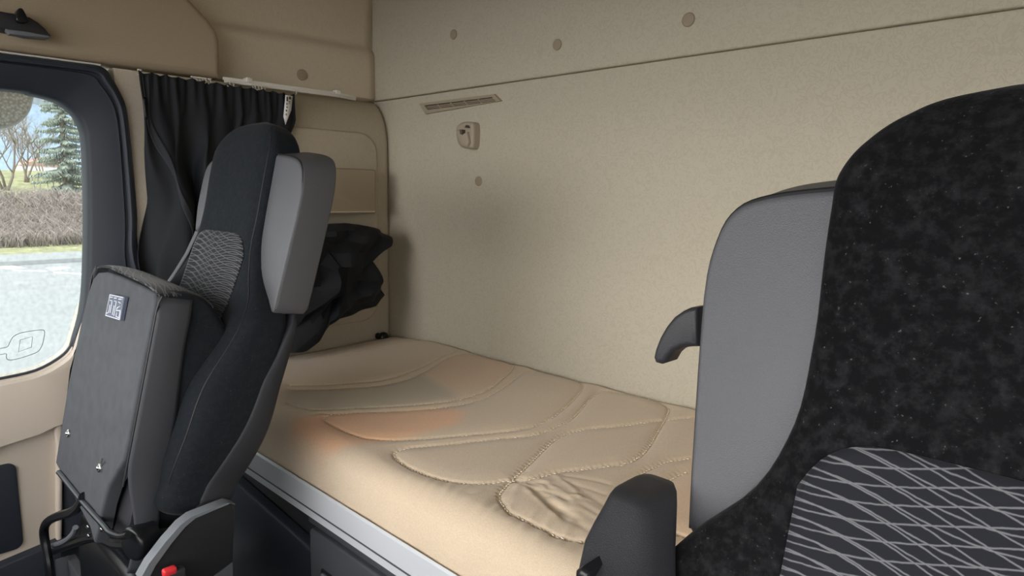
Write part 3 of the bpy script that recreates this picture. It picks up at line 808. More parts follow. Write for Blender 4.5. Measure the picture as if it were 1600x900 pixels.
# ------------------------------------------------------------------ black cloth bundle behind the passenger seat
def cloth():
    XC = XL + 0.13
    rnd = random.Random(5)
    out = [(470, 345), (500, 352), (545, 349), (575, 352), (600, 358), (620, 370), (605, 385), (582, 398), (590, 415), (603, 440), (606, 462), (590, 480), (560, 492), (530, 505), (505, 525), (488, 545), (470, 568), (455, 560), (450, 470), (458, 400)]
    P = [yz(x, y, XC) for x, y in out]
    n = len(P); cy = sum(p[0] for p in P) / n; cz = sum(p[1] for p in P) / n
    P2 = []
    for i in range(n):
        a, c = P[i], P[(i + 1) % n]
        for k in range(5):
            f = k / 5; P2.append((a[0] + (c[0] - a[0]) * f, a[1] + (c[1] - a[1]) * f))
    rings = []
    for k in range(15):
        th_ = -PI / 2 + PI * (k + 0.4) / 14.8
        s = max(math.cos(th_), 0.0) ** 0.55; d = math.sin(th_) * 0.062
        ring = []
        for j, (y, z) in enumerate(P2):
            yy, zz = cy + (y - cy) * s, cz + (z - cz) * s
            w = 0.045 * abs(math.sin(yy * 19 - zz * 23 + 0.8 * math.sin(zz * 24))) + 0.030 * abs(math.sin(zz * 31 + yy * 12 + 1.0)) - 0.05 + 0.008 * math.sin(yy * 70 + zz * 40)
            ring.append(Vector((max(XC - 0.035 + d + (w if k > 4 else 0) * (1 - 0.45 * s), XL + 0.004), yy, max(zz, ZT + 0.034))))
        rings.append(ring)
    return MB().add_loft(rings)


tag(cloth().build('cloth_bundle', M['curtain'], angle=28), 'crumpled black cloth bundle sticking out behind the passenger seat over the bunk', 'cloth')

# ------------------------------------------------------------------ seats
SA = Vector((1, 0, 0))
# t: half width, front n, back n, side-bolster lift
TAB = [(-0.02, .17, .06, .0, .0), (0.0, .215, .085, -.01, .02), (0.06, .235, .085, -.03, .035), (0.15, .250, .070, -.058, .045), (0.25, .252, .052, -.068, .045), (0.32, .248, .030, -.075, .030),
       (0.37, .240, .018, -.08, .018), (0.41, .214, .008, -.082, .010), (0.45, .178, .002, -.084, .006), (0.51, .152, -.001, -.086, .004), (0.58, .146, -.003, -.088, .002), (0.66, .147, .0, -.09, .0),
       (0.69, .147, .0, -.092, .0), (0.72, .145, -.002, -.090, .0), (0.745, .130, -.008, -.086, .0), (0.765, .106, -.016, -.080, 0), (0.778, .078, -.026, -.070, 0), (0.785, .045, -.036, -.058, 0)]


_TA = np.array(TAB); _TS = np.gradient(_TA[:, 1:], _TA[:, 0], axis=0)


def sec(t):
    """cubic Hermite through the section table"""
    t = min(max(t, _TA[0, 0]), _TA[-1, 0]); i = min(int(np.searchsorted(_TA[:, 0], t, side='right')) - 1, len(_TA) - 2)
    h = _TA[i + 1, 0] - _TA[i, 0]; q = (t - _TA[i, 0]) / h
    p = (2 * q ** 3 - 3 * q ** 2 + 1) * _TA[i, 1:] + (q ** 3 - 2 * q ** 2 + q) * h * _TS[i] + (-2 * q ** 3 + 3 * q ** 2) * _TA[i + 1, 1:] + (q ** 3 - q ** 2) * h * _TS[i + 1]
    return tuple(float(v) for v in p)


def front_n(a, t):
    w, nf, nb, bl = sec(t); e = 0.42
    c = min(abs(a) / w, 1.0) ** (1 / e); s = max(1 - c * c, 0.0) ** (e / 2)
    mid, hf = (nf + nb) / 2, (nf - nb) / 2
    return mid + hf * s + bl * sstep(0.5, 0.85, abs(a) / w) * s


def make_seat(H, label, velvet, lean, name):
    H = Vector(H); lean = math.radians(lean)
    SU = Vector((0, math.sin(lean), math.cos(lean))); SN = Vector((0, -math.cos(lean), math.sin(lean)))
    S = lambda a, t, n: H + SA * a + SU * t + SN * n
    root = empty(name, (H.x, H.y, 0.0)); tag(root, label, 'truck seat')
    # backrest with integrated headrest
    rings = []
    ts = list(np.linspace(-0.02, 0.69, 50)) + list(np.linspace(0.694, 0.785, 44))
    K = 64
    for t in ts:
        w, nf, nb, bl = sec(t); e = 0.42; mid, hf = (nf + nb) / 2, (nf - nb) / 2; r = []
        for k in range(K):
            th_ = 2 * PI * k / K; cs, sn = math.cos(th_), math.sin(th_)
            a = w * math.copysign(abs(cs) ** e, cs); sg = abs(sn) ** e
            n = mid + math.copysign(hf * sg, sn)
            if sn > 0: n += bl * sstep(0.5, 0.85, abs(a) / w) * sg
            r.append(S(a, t, n))
        rings.append(r)
    br = MB().add_loft(rings).build('backrest', velvet, root, angle=60)
    # seams down the sides of the front
    for sgn in ((-1, 1) if lean > 0.2 else ()):
        pts = []
        for t in np.linspace(0.06, 0.765, 60):
            w = sec(t)[0]; a = sgn * w * 0.93; pts.append(S(a, t, front_n(a, t) - 0.0002))
        MB().add_tube(pts, 0.0012, 6).build('seam', M['piping'], br)
    # patterned insert, arched top
    us = np.linspace(-1, 1, 41); vs_ = np.linspace(0, 1, 44)

    def ins(u, v):
        tt = (0.535 if lean > 0.2 else 0.518) - 0.045 * abs(u) ** 7
        t = 0.03 + (tt - 0.03) * v
        a = u * 0.133
        return S(a, t, front_n(a, t) + 0.0012), (a, t)
    MB().add_grid(lambda u, v: ins(u, v)[0], us, vs_, lambda u, v: ins(u, v)[1]).build('patterned_insert', M['wave'], root, angle=180, solid=0.001)
    # grey shoulder wings
    for sgn in (-1, 1):
        cut = lean > 0.2 and sgn < 0
        out = [(.120, .53), (.110, .712), (.150, .711), (.203, .705), (.233, .693), (.248, .665), (.253, .61), (.242, .47), (.235, .40), (.226, .390), (.195, .420), (.160, .470)]
        if cut: out = [(a * 0.95 if a > .2 else a, t if t > .62 else .60 - (.62 - t) * 0.3) for a, t in out]
        poly = smooth_poly(out[1:9], False, 4) + out[9:] + [out[0]]
        wg = MB().add_prism([(sgn * a, t) for a, t in poly], lambda u, v, d: S(u, v + (-0.035 - d) * (0.10 + 0.25 * sstep(0.5, 0.7, v)), d - 0.10 * max(0, abs(u) - 0.13)), -0.022, -0.096, 0.007, 4, both=True).build('shoulder_wing', M['wing'], root, angle=40)
        pp = [S(sgn * (a - .0035), t - 0.003, -0.025 - 0.10 * max(0, a - 0.13)) for a, t in smooth_poly(out[1:9], False, 4)]
        MB().add_tube(pp, 0.0022, 6).build('piping', M['piping'], wg)
    # smooth vinyl back cover wrapping the lower rear
    rings = []
    for t in np.linspace(-0.015, 0.392, 26):
        w, nf, nb, bl = sec(t); f = lerp_table([(-.02, .085), (0.1, .075), (0.25, .050), (0.33, .026), (0.40, .004)], t)[0]
        n0, n1 = nb - 0.005, min(nb + f, (nf + nb) / 2 + 0.02); r = []; w += 0.004
        for k in range(48):
            th_ = 2 * PI * k / 48; cs, sn = math.cos(th_), math.sin(th_); e = 0.3
            r.append(S(w * math.copysign(abs(cs) ** e, cs), t, (n0 + n1) / 2 + (n1 - n0) / 2 * math.copysign(abs(sn) ** e, sn)))
        rings.append(r)
    MB().add_loft(rings).build('back_cover', M['back_vinyl'], root, angle=60)
    return root, S


HP = (-1.445, 0.47, 1.30 - 0.612)
ps, SP = make_seat(HP, 'charcoal passenger seat with its cushion folded up, in front of the black curtain', M['velvet_far'], 13, 'truck_seat')
HD = (-0.04, 0.420, 1.30 - 0.685)
ds, SD = make_seat(HD, 'black velour driver seat seen close up with a white wave pattern', M['velvet'], 10, 'truck_seat')

# ---- passenger cushion, folded up against the backrest
cb, ct = Vector((-1.462, 0.300, 1.30 - 0.63)), Vector((-1.440, 0.402, 1.30 - 0.163))
CU = (ct - cb).normalized(); CL = (ct - cb).length
CA = Vector((1, 0, 0)); CA = (CA - CU * CA.dot(CU)).normalized(); CN = CA.cross(CU)
if CN.y > 0: CN = -CN
CP = lambda a, t, n: cb + CA * a + CU * t + CN * n
# velour seat cushion
rings = []
CT = [(0.015, .16, -.06, -.12), (0.02, .185, -.05, -.14), (0.05, .20, -.045, -.150), (0.2, .207, -.04, -.175), (0.33, .207, -.03, -.172), (0.40, .204, -.02, -.150), (0.44, .200, -.015, -.118), (0.46, .197, -.012, -.095), (0.468, .19, -.012, -.075), (0.470, .17, -.016, -.06)]
for t in np.linspace(0.015, 0.470, 60):
    w, nf, nb = lerp_table(CT, t); e = 0.32; r = []
    for k in range(56):
        th_ = 2 * PI * k / 56; cs, sn = math.cos(th_), math.sin(th_)
        a = w * math.copysign(abs(cs) ** e, cs); n = (nf + nb) / 2 + (nf - nb) / 2 * math.copysign(abs(sn) ** e, sn)
        r.append(CP(a, t, n))
    rings.append(r)
cs_ = MB().add_loft(rings).build('seat_cushion', M['velvet_far'], ps, angle=60)
# underside cover: cloth plate with rounded upper corners
uc = [(-.203, .02), (-.206, .2), (-.203, .34), (-.196, .405), (-.185, .435), (-.160, .452), (-.10, .462), (.0, .466), (.12, .466), (.185, .464), (.197, .45), (.203, .34), (.205, .2), (.200, .165), (.182, .140), (.160, .105), (.143, .06), (.130, .01), (.120, -.02), (.085, -.005)]
MB().add_prism(uc, lambda u, v, d: CP(u, v, d + 0.006 * math.sin(PI * min(max(v / .46, 0), 1)) + 0.004 * math.cos(u * 7) - 0.002 * math.sin(v * 30 + u * 14) * (1 - v / .47)), 0.004, -0.02, 0.006, 4).build('underside_cover', M['cover_cloth'], cs_, angle=45)
# side band and its loose tail
for sgn in (1, -1):
    def band(u, v, sgn=sgn):
        t = -0.045 + v * 0.505
        w = 0.2085 - 0.012 * sstep(0.42, 0.47, t) + 0.006 * math.sin(t * 24) * sstep(0.2, 0.0, t)
        n0 = 0.002 - 0.034 * sstep(0.17, 0.0, t); n1 = -0.070 + 0.012 * sstep(0.0, .3, t) + 0.004 * math.sin(t * 20)
        n = n0 + (n1 - n0) * u
        return CP(sgn * (w + 0.004 * math.sin(u * PI)), t, n)
    MB().add_grid(band, np.linspace(0, 1, 10), np.linspace(0, 1, 44)).build('side_band', M['cover_band'], cs_, angle=180, solid=0.003)
    MB().add_tube([CP(sgn * 0.2065, t, 0.003 - 0.006 * sstep(.44, .47, t)) for t in np.linspace(0.12, 0.462, 30)], 0.0018, 6).build('seam', M['piping'], cs_)
# patterned strip over the top (front) edge of the cushion


def topstrip(u, v):
    a = u * 0.192; n = 0.0005 - v * 0.100
    t = 0.4765 - 0.016 * v ** 2.2 - 0.012 * abs(u) ** 6 - 0.006 * (1 - v) ** 4
    return CP(a, t, n)


MB().add_grid(topstrip, np.linspace(-1, 1, 41), np.linspace(0, 1, 16), lambda u, v: (u * 0.19 * 0.9, v * 0.09)).build('patterned_edge', M['wave'], cs_, angle=180, solid=0.003)
# woven pictogram patch
def cpx(px, py, n=0.0145):
    o = cb + CN * n; v = Vector(ray(px, py)); e_ = Vector(EYE); k = (o - e_).dot(CN) / v.dot(CN); return e_ + v * k


b = MB(); pq = [cpx(*p) for p in ((172, 459), (195, 464), (188, 501), (165, 494))]
b.add_prism([(0, 0), (1, 0), (1, 1), (0, 1)], lambda u, v, d: (pq[0] * (1 - u) * (1 - v) + pq[1] * u * (1 - v) + pq[2] * u * v + pq[3] * (1 - u) * v) + CN * d, 0.0, -0.006)
pt_ = b.build('care_patch', M['patch'], cs_)
b = MB(); PL = lambda u, v: (pq[0] * (1 - u) * (1 - v) + pq[1] * u * (1 - v) + pq[2] * u * v + pq[3] * (1 - u) * v) + CN * 0.0008
for line in ([(.04, .04), (.96, .04), (.96, .96), (.04, .96), (.04, .04)], [(.10, .14), (.26, .12)], [(.12, .28), (.28, .26), (.30, .80)], [(.18, .45), (.2, .8), (.06, .86)], [(.38, .14), (.54, .12)], [(.42, .26), (.56, .26), (.58, .88)],
             [(.46, .45), (.47, .86)], [(.68, .14), (.86, .12)], [(.70, .26), (.88, .3), (.84, .44), (.7, .5), (.68, .66)], [(.72, .62), (.9, .60)], [(.72, .70), (.72, .88), (.92, .90), (.92, .56)]):
    b.add_tube([PL(*p) for p in line], 0.0011, 5)
b.build('woven_symbols', M['patch_thread'], pt_)
# press studs
for px, py in ((108, 677), (157, 731)):
    q = cpx(px, py, 0.009); MB().add_disc(q - CN * 0.002, CN, 0.0085, 0.006, 20, 0.002).add_ball(q + CN * 0.003, 0.0045, seg=12).build('press_stud', M['steel'], cs_)
MB().add_tube([cpx(157, 725, 0.012), cpx(159, 721, 0.014), cpx(160, 717, 0.012)], 0.002, 6).build('hook_wire', M['steel'], cs_)
# edge rod below the cover
rod = smooth_poly([tuple(cpx(x, y, 0.01)) for x, y in ((92, 738), (98, 745), (130, 785), (163, 822), (172, 832), (188, 838), (200, 836))], False, 5)
MB().add_tube(rod, 0.0055, 10).build('edge_rod', M['gloss_black'], ps)
# dark inner box seen through the open flap
MB().add_prism([(.08, .0), (.195, .0), (.198, .17), (.16, .15)], CP, -0.022, -0.05, 0.004).build('inner_lining', M['black_plastic'], cs_)

# ---- passenger seat base
XS = -1.165
sp = [onX(*p, XS) for p in ((222, 905), (236, 880), (262, 846), (285, 820), (302, 808), (330, 797), (356, 786), (366, 789), (369, 800), (366, 842), (364, 905))]
base_poly = [(p.y, p.z) for p in sp] + [(sp[-1].y - 0.01, 0.25), (sp[0].y - 0.06, 0.25)]
MB().add_prism(base_poly, YZ(0), XS, XS - 0.02, 0.005, 3).build('side_cover', M['cover_black'], ps)
MB().add_prism([(-1.445 + a, z) for a, z in ((-.24, .22), (.26, .22), (.26, .5), (.2, .58), (-.2, .58), (-.24, .5))], XZ, 0.33, 0.455, 0.02).build('seat_pedestal', M['gloss_black'], ps)
edge = [onX(*p, XS + 0.001) for p in ((220, 905), (234, 880), (260, 846), (283, 820), (300, 807), (330, 795), (356, 785), (366, 787))]
b = MB(); tw = []
for i, p in enumerate(edge):
    f = 1 - i / (len(edge) - 1); w = 0.0025 + 0.010 * f; tw.append((p, w))
for i in range(len(tw) - 1):
    pass
rings = [[p + Vector((-0.022, -0.002, 0.001)), p + Vector((0.003, -0.002, 0.001)), p + Vector((0.003, w * 0.7, -w * 0.6)), p + Vector((-0.022, w * 0.7, -w * 0.6))] for p, w in tw]
b.add_loft(rings).build('trim_edge', M['side_trim_grey'], ps)
cvl = [onX(*p, XS + 0.004) for p in ((330, 905), (364, 880), (364, 905))]
b = MB(); b.add_prism([(p.y, p.z) for p in cvl], YZ(0), XS + 0.003, XS - 0.01); b.build('foot_panel', M['dark_grey'], ps)
# buckle
bq = onX(264, 895, XS + 0.035)
bk = MB().add_box(bq + Vector((-0.006, 0.01, -0.05)), (0.018, 0.034, 0.10), 0.005).build('belt_buckle', M['black_plastic'], ps)
MB().add_box(bq + Vector((-0.004, 0.002, 0.0)), (0.014, 0.022, 0.014), 0.004).build('release_button', M['red'], bk)
# folding mechanism: side bracket hoop, cross tube, arm
YM = 0.30
hoop = smooth_poly([tuple(onY(x, y, YM)) for x, y in ((80, 910), (76, 880), (70, 845), (69, 826), (76, 814), (92, 806), (112, 800), (124, 790), (132, 776))], False, 5)
MB().add_tube(hoop, 0.010, 10).build('hinge_hoop', M['gloss_black'], ps)
MB().add_tube(smooth_poly([tuple(onY(x, y, YM + .03)) for x, y in ((78, 862), (110, 850), (150, 838), (180, 848), (205, 850))], False, 4), 0.011, 10).build('cross_tube', M['gloss_black'], ps)
MB().add_tube(smooth_poly([tuple(onY(x, y, YM + .02)) for x, y in ((82, 852), (100, 846), (114, 834), (118, 824))], False, 4), 0.006, 8).build('latch_lever', M['side_trim_grey'], ps)
MB().add_prism([(onY(*p, YM + .05).x, onY(*p, YM + .05).z) for p in ((92, 872), (110, 868), (130, 900), (95, 905))], XZ, YM + .04, YM + .07, .004).build('bracket_plate', M['dark_grey'], ps)
MB().add_prism([(onY(*p, YM + .06).x, onY(*p, YM + .06).z) for p in ((74, 850), (215, 848), (222, 920), (74, 920))], XZ, YM + .06, YM + .10, .004).build('mechanism_box', M['gloss_black'], ps)
MB().add_disc(onY(236, 836, YM + 0.06), (0.3, -1, 0), 0.032, 0.04, 28, 0.008).build('pivot_housing', M['gloss_black'], ps)
for px, py in ((162, 826), (141, 822), (142, 836)):
    MB().add_disc(onY(px, py, YM), (0.3, -1, 0), 0.004, 0.006, 12, 0.001).build('bolt', M['steel'], ps)

# ---- driver seat armrest, lever
ARM_X = -0.345
def apx(px, py, y): return onY(px, py, y)
am = []
for (py_, pl, pr) in ((769, 985, 1018), (771, 975, 1030), (776, 966, 1040), (786, 958, 1047), (805, 948, 1049), (840, 929, 1050), (870, 915, 1050), (920, 905, 1050), (980, 892, 1050), (1060, 880, 1052)):
    yd = 0.475 - (py_ - 769) * 0.00042
    l_, r_ = apx(pl, py_, yd), apx(pr, py_ + 4, yd)
    wdt = (r_ - l_).length; c_ = (l_ + r_) / 2 + Vector((-0.010, 0, 0))
    th_y = 0.030 if py_ > 776 else 0.016 + (py_ - 769) * 0.002
    ring = []
    for k in range(40):
        a = 2 * PI * k / 40; cs, sn = math.cos(a), math.sin(a); e = 0.5
        ring.append(c_ + Vector((wdt * 0.38 * math.copysign(abs(cs) ** e, cs), 0.02 + th_y * math.copysign(abs(sn) ** e, sn), 0)))
    am.append(ring)
MB().add_loft(am).build('armrest', M['black_plastic'], ds, angle=60)
a0 = [apx(x, y, 0.405) for x, y in ((908, 886), (918, 880), (928, 890), (930, 960), (904, 960))]
MB().add_prism([(p.x, p.z) for p in a0], XZ, 0.395, 0.45, 0.008, 4).build('armrest_hinge', M['gloss_black'], ds)
# recline lever, a curved claw at the side of the backrest
YH = 0.60
hk_o = [(1100, 478), (1086, 479), (1075, 484), (1062, 493), (1050, 508), (1040, 525), (1033, 543), (1030, 556), (1033, 564), (1042, 566.5), (1050, 564), (1056, 553), (1064, 546), (1076, 541), (1086, 539.5), (1100, 539)]
MB().add_prism([(onY(*p, YH).x, onY(*p, YH).z) for p in hk_o], XZ, YH - 0.014, YH + 0.016, 0.007, 4, both=True).build('recline_lever', M['black_plastic'], ds)
# rest of the driver seat, below the frame
MB().add_box((HD[0], 0.12, 0.56), (0.50, 0.50, 0.14), 0.05, 5).build('seat_cushion', M['velvet'], ds)
MB().add_box((HD[0], 0.18, 0.26), (0.42, 0.42, 0.50), 0.03, 4).build('seat_pedestal', M['black_plastic'], ds)

# seat belt strap between curtain and seat
sb_ = [onX(*p, -1.80) for p in ((322, 330), (306, 366), (292, 396), (274, 425), (250, 460))]
b = MB(); dirn = Vector((0.005, 0.003, 0.001))
b.add_grid(lambda u, v: sb_[v] + dirn * u, [-1, 0, 1], list(range(len(sb_))))
tag(b.build('seat_belt', M['strap'], solid=0.002), 'thin grey seat belt strap hanging between curtain and passenger seat', 'seat belt')

# ------------------------------------------------------------------ outside
GZ = -1.20
asph = mat('asphalt', (0.29, 0.295, 0.30), rough=0.9, var=0.10, vscale=1.5)
conc = mat('pale_concrete', (0.285, 0.295, 0.298), rough=0.9, var=0.06, vscale=0.8)
grass_m = mat('verge_grass', (0.27, 0.265, 0.14), rough=1.0, var=0.35, vscale=2.0)
brush_m = mat('dry_brush', (0.30, 0.25, 0.225), rough=1.0, var=0.35, vscale=3.0)
bark = mat('bark', (0.20, 0.165, 0.13), rough=1.0)
twig = mat('twig', (0.25, 0.20, 0.15), rough=1.0)
spruce_m = mat('spruce_needles', (0.24, 0.28, 0.235), rough=1.0, var=0.3, vscale=4)
paint = mat('road_paint', (0.62, 0.62, 0.60), rough=0.8)
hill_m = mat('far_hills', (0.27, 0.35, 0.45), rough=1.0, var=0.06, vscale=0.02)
house_m = mat('far_house', (0.62, 0.60, 0.57), rough=0.9)
roof_m = mat('far_roof', (0.35, 0.22, 0.17), rough=0.9)

structure(MB().add_box((-20, 5, GZ - 0.1), (160, 120, 0.2)).build('ground', asph), 'grey asphalt road outside the passenger window', 'road')
structure(MB().add_prism([(-18.9, -8), (-18.2, 6), (-3.2, 6), (-3.2, -8)], lambda u, v, d: Vector((u, v, d)), GZ + 0.02, GZ - 0.1).build('pavement', conc), 'pale concrete apron beside the truck', 'pavement')
structure(MB().add_prism([(-25.6, -30), (-25.6, 40), (-28.2, 40), (-28.2, -30)], lambda u, v, d: Vector((u, v, d)), GZ + 0.15, GZ - 0.1, 0.03).build('kerb', conc), 'pale kerb and footway along the far side of the road', 'kerb')
b0 = [onZ(x, y, GZ + 0.006) for x, y in ((0, 418), (20, 417), (34, 421), (0, 424))]
for pts in ([(0, 416), (18, 415), (40, 419), (18, 421), (0, 419)], [(72, 419), (100, 417), (112, 419), (84, 423.5)], [(0, 410), (50, 411), (50, 412.2), (0, 411.2)], [(84, 425), (128, 427.5), (128, 429), (84, 426.5)], [(20, 422), (72, 423.5), (72, 424.5), (20, 423.2)]):
    b = MB(); b.add_prism([(onZ(*p, GZ).x, onZ(*p, GZ).y) for p in pts], lambda u, v, d: Vector((u, v, d)), GZ + 0.008, GZ - 0.01)
    o = structure(b.build('road_marking', paint), 'white painted road marking on the asphalt', 'road marking'); o['group'] = 'road markings outside'
# embankment: grass verge, bank
def bank(u, v):
    h = 0.12 + 1.6 * sstep(31.5, 40, u) + 1.75 * sstep(40, 58, u)
    return Vector((-u, v, GZ + h + 0.10 * math.sin(u * 0.9 + v * 0.6) * sstep(32, 36, u)))


structure(MB().add_grid(bank, np.linspace(28.1, 95, 60), np.linspace(-30, 60, 60)).build('terrain', grass_m, angle=180), 'grassy roadside bank rising behind the road', 'bank')


def hills(u, v):
    return Vector((-420 - 60 * v, u, GZ + v * (34 + 14 * math.sin(u * 0.011 + 0.8) + 8 * math.sin(u * 0.031))))


structure(MB().add_grid(hills, np.linspace(-300, 500, 90), np.linspace(0, 1, 8)).build('hill', hill_m, angle=180), 'pale blue distant hills', 'hill')

# dry brush covering the slope: one uncountable mass of twigs over dense clumps
rnd = random.Random(11)
b = MB()
for k in range(1500):
    u = rnd.uniform(31.5, 39.5); v = u * rnd.uniform(0.10, 0.29); p = bank(u, v)
    for j in range(5):
        a = rnd.uniform(0, 2 * PI); l = rnd.uniform(0.35, 0.75); r0 = rnd.uniform(.004, .016)
        q = p + Vector((rnd.uniform(-.3, .3), rnd.uniform(-.3, .3), 0))
        mid = q + Vector((math.cos(a) * l * .25, math.sin(a) * l * .25, l * .65)); end = q + Vector((math.cos(a) * l * .65, math.sin(a) * l * .65, l * rnd.uniform(.7, 1.1)))
        b.add_tube([q, mid, end], [r0 * 1.4, r0, r0 * .5], 3)
tag(b.build('undergrowth', brush_m, angle=180, recalc=False), 'mass of bare brown brushwood covering the roadside bank', 'brushwood', kind='stuff')


def bare_tree(px, py, D, h, seed, label):
    r = random.Random(seed); v = ray(px, py); k = D / -v[0]; x, y = v[0] * k, v[1] * k
    g = bank(D, y).z
    root = empty('bare_tree', (x, y, g - 0.05)); tag(root, label, 'tree', 'bare trees on the bank')
    tr_, tw_ = MB(), MB()

    def grow(p, d, l, rad, lev):
        n = 4; pts = [p.copy()]; dd = d.copy(); q = p.copy()
        for i in range(n):
            dd = (dd + Vector((r.uniform(-.2, .2), r.uniform(-.2, .2), r.uniform(-.02, .14)))).normalized(); q = q + dd * l / n; pts.append(q.copy())
        (tr_ if lev < 2 else tw_).add_tube(pts, [rad * (1 - .6 * i / n) for i in range(n + 1)], 5 if lev < 2 else 3)
        if lev < 4:
            for i in range(4 if lev < 3 else 3):
                f = r.uniform(.3, 1.0); bi = min(int(f * n), n - 1); s = pts[bi].lerp(pts[bi + 1], f * n - bi)
                a = r.uniform(0, 2 * PI); nd = (dd * 0.75 + Vector((math.cos(a), math.sin(a), 0.25)) * 0.65).normalized()
                grow(s, nd, l * r.uniform(.5, .7), rad * .5, lev + 1)
    base = Vector((x, y, g - 0.05))
    for s in range(3):
        grow(base + Vector((r.uniform(-.2, .2), r.uniform(-.2, .2), 0)), Vector((r.uniform(-.3, .3), r.uniform(-.35, .35), 1)).normalized(), h * 0.5, h * 0.014, 0)
    tr_.build('trunk', bark, root, angle=180, recalc=False); tw_.build('branches', twig, root, angle=180, recalc=False)


bare_tree(5, 290, 46, 6.0, 1, 'bare leafless tree at the window edge on the bank')
bare_tree(38, 290, 50, 5.0, 2, 'bare leafless tree in the middle of the bank between two trees')
bare_tree(66, 290, 62, 3.6, 4, 'smallest bare leafless tree just before the spruce')


def spruce(px, py, D, h):
    r = random.Random(21); v = ray(px, py); k = D / -v[0]; x, y = v[0] * k, v[1] * k; g = bank(D, y).z
    root = empty('spruce_tree', (x, y, g)); tag(root, 'tall dark green spruce with drooping layered branches on the bank', 'tree')
    MB().add_tube([(x, y, g - .1), (x, y, g + h * .5), (x, y, g + h)], [.16, .10, .02], 8).build('trunk', bark, root)
    b = MB(); nl = 15
    for L in range(nl):
        f = L / (nl - 1); zz = g + h * (0.08 + 0.88 * f); R = h * 0.21 * (1 - f) ** 0.85 + 0.12
        nb = 13 - int(5 * f)
        for j in range(nb):
            a = 2 * PI * j / nb + L * 0.7 + r.uniform(-.25, .25); rr_ = R * r.uniform(.6, 1.15); dz = r.uniform(-.5, .5) * h * 0.88 / nl
            pts = []
            for q in range(6):
                s = q / 5; pts.append(Vector((x + math.cos(a) * rr_ * s, y + math.sin(a) * rr_ * s, zz + dz - rr_ * (0.38 * s - 0.20 * s * s) + r.uniform(-.03, .03))))
            b.add_tube(pts, [.03, .028, .024, .02, .015, .008], 4)
            for q in range(1, 6):
                for side in (-1, 1):
                    for m in range(2):
                        l = rr_ * 0.22 * (1.1 - q / 8); base_ = pts[q].lerp(pts[q - 1], m * .5)
                        ta = a + side * r.uniform(.7, 1.2)
                        e_ = base_ + Vector((math.cos(ta) * l, math.sin(ta) * l, -0.3 * l - 0.1)); b.add_tube([base_, base_.lerp(e_, .5) + Vector((0, 0, .01)), e_], [.045, .04, .012], 4)
                # hanging twigs
                b.add_tube([pts[q], pts[q] + Vector((r.uniform(-.05, .05), r.uniform(-.05, .05), -rr_ * .24))], [.045, .006], 3)
    b.build('needles', spruce_m, root, angle=180, recalc=False)


spruce(104, 290, 44, 8.0)

for i, (px, D, w, h) in enumerate(((62, 210, 9, 4.0), (74, 230, 12, 5.5))):
    v = ray(px, 282); k = D / -v[0]; x, y = v[0] * k, v[1] * k
    z0 = GZ + 3.5
    ho = empty('house', (x, y, GZ)); tag(ho, ('small' if i == 0 else 'larger') + ' pale house far behind the bank ' + ('at the foot of the hills' if i == 0 else 'beside the spruce'), 'house')
    MB().add_box((x, y, GZ + (z0 - GZ + h) / 2), (8, w, z0 - GZ + h), 0.05).build('walls', house_m, ho)
    zt0 = z0 + h
    MB().add_prism([(y - w / 2 - .4, zt0), (y + w / 2 + .4, zt0), (y, zt0 + 2.0)], lambda u, vv, d: Vector((d, u, vv)), x + 4.3, x - 4.3).build('roof', roof_m, ho)

# ramp mirror outside the door, above the glass
XM = XL - 0.30
mr_ = empty('ramp_mirror', onX(20, 170, XM)); tag(mr_, 'pale water-spotted exterior mirror seen at the top of the passenger window', 'mirror')
mp = smooth_poly([yz(*p, XM) for p in ((-60, 140), (0, 138), (40, 140), (53, 146), (52, 160), (45, 178), (28, 194), (0, 203), (-40, 206), (-70, 180))], True, 4)
MB().add_prism(mp, YZ(0), XM, XM - 0.06, 0.008, 3).build('housing', M['mirror_shell'], mr_)
mg = mat('spotted_mirror', (0.55, 0.55, 0.53), rough=0.45, metal=0.0, spec=0.5)
nt = mg.node_tree; tcv = nt.nodes.new('ShaderNodeTexCoord'); vo = nt.nodes.new('ShaderNodeTexVoronoi'); vo.inputs['Scale'].default_value = 130
nt.links.new(tcv.outputs['Object'], vo.inputs['Vector']); cr = nt.nodes.new('ShaderNodeValToRGB')
cr.color_ramp.elements[0].position = 0.25; cr.color_ramp.elements[0].color = (0.82, 0.81, 0.77, 1); cr.color_ramp.elements[1].position = 0.6; cr.color_ramp.elements[1].color = (0.46, 0.42, 0.35, 1)
nt.links.new(vo.outputs['Distance'], cr.inputs['Fac']); nt.links.new(cr.outputs['Color'], nt.nodes['Principled BSDF'].inputs['Base Color'])
mc = (sum(p[0] for p in mp) / len(mp), sum(p[1] for p in mp) / len(mp))
MB().add_prism([(mc[0] + (u - mc[0]) * .86, mc[1] + (v - mc[1]) * .84) for u, v in mp], YZ(0), XM + 0.003, XM - 0.01).build('mirror_glass', mg, mr_)
MB().add_tube([(XM - 0.03, mc[0] - 0.05, mc[1] + 0.02), (XM - 0.02, mc[0] - 0.06, mc[1] + 0.14), (XL - 0.08, mc[0] - 0.06, mc[1] + 0.20)], 0.014, 10).build('arm', M['black_plastic'], mr_)

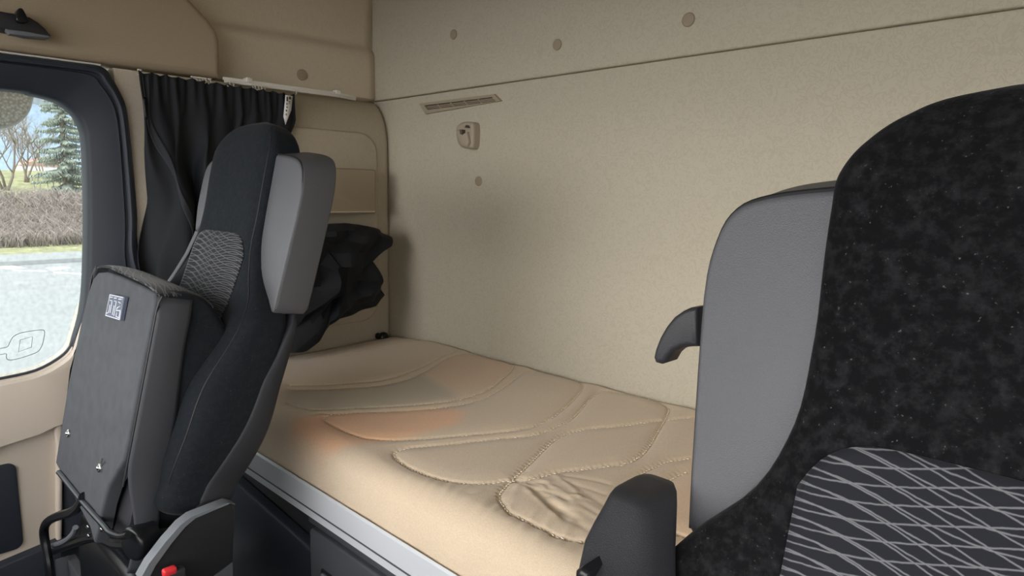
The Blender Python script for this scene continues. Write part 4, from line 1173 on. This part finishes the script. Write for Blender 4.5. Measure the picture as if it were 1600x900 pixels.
# ------------------------------------------------------------------ light
wd = bpy.data.worlds.new('world'); bpy.context.scene.world = wd; wd.use_nodes = True
nt = wd.node_tree; bg = nt.nodes['Background']; tcw = nt.nodes.new('ShaderNodeTexCoord')
# overcast sky, brighter around the veiled sun in front of the truck on the driver side
dot = nt.nodes.new('ShaderNodeVectorMath'); dot.operation = 'DOT_PRODUCT'
dot.inputs[1].default_value = Vector((0.15, -0.80, 0.50)).normalized()
nt.links.new(tcw.outputs['Generated'], dot.inputs[0])
mr1 = nt.nodes.new('ShaderNodeMapRange'); mr1.inputs['From Min'].default_value = -0.2; mr1.inputs['From Max'].default_value = 1.0; mr1.inputs['To Min'].default_value = 0.0; mr1.inputs['To Max'].default_value = 1.0
mr1.interpolation_type = 'SMOOTHSTEP'
nt.links.new(dot.outputs['Value'], mr1.inputs['Value'])
spz = nt.nodes.new('ShaderNodeSeparateXYZ'); nt.links.new(tcw.outputs['Generated'], spz.inputs[0])
crw = nt.nodes.new('ShaderNodeValToRGB'); nt.links.new(spz.outputs['Z'], crw.inputs['Fac'])
crw.color_ramp.elements[0].position = 0.0; crw.color_ramp.elements[0].color = (0.70, 0.76, 0.80, 1)
crw.color_ramp.elements[1].position = 0.35; crw.color_ramp.elements[1].color = (0.62, 0.76, 0.90, 1)
mxw = nt.nodes.new('ShaderNodeMix'); mxw.data_type = 'RGBA'; mxw.inputs['B'].default_value = (7.5, 7.3, 7.1, 1)
nt.links.new(crw.outputs['Color'], mxw.inputs['A']); nt.links.new(mr1.outputs['Result'], mxw.inputs['Factor'])
nt.links.new(mxw.outputs['Result'], bg.inputs['Color']); bg.inputs['Strength'].default_value = 1.0

sc = bpy.context.scene
sc.view_settings.view_transform = 'Standard'; sc.view_settings.look = 'None'; sc.view_settings.gamma = 1.0; sc.view_settings.use_curve_mapping = False
sc.view_settings.exposure = 0.12
sc.cycles.max_bounces = 10; sc.cycles.diffuse_bounces = 6; sc.cycles.transparent_max_bounces = 12
sc.cycles.use_denoising = True
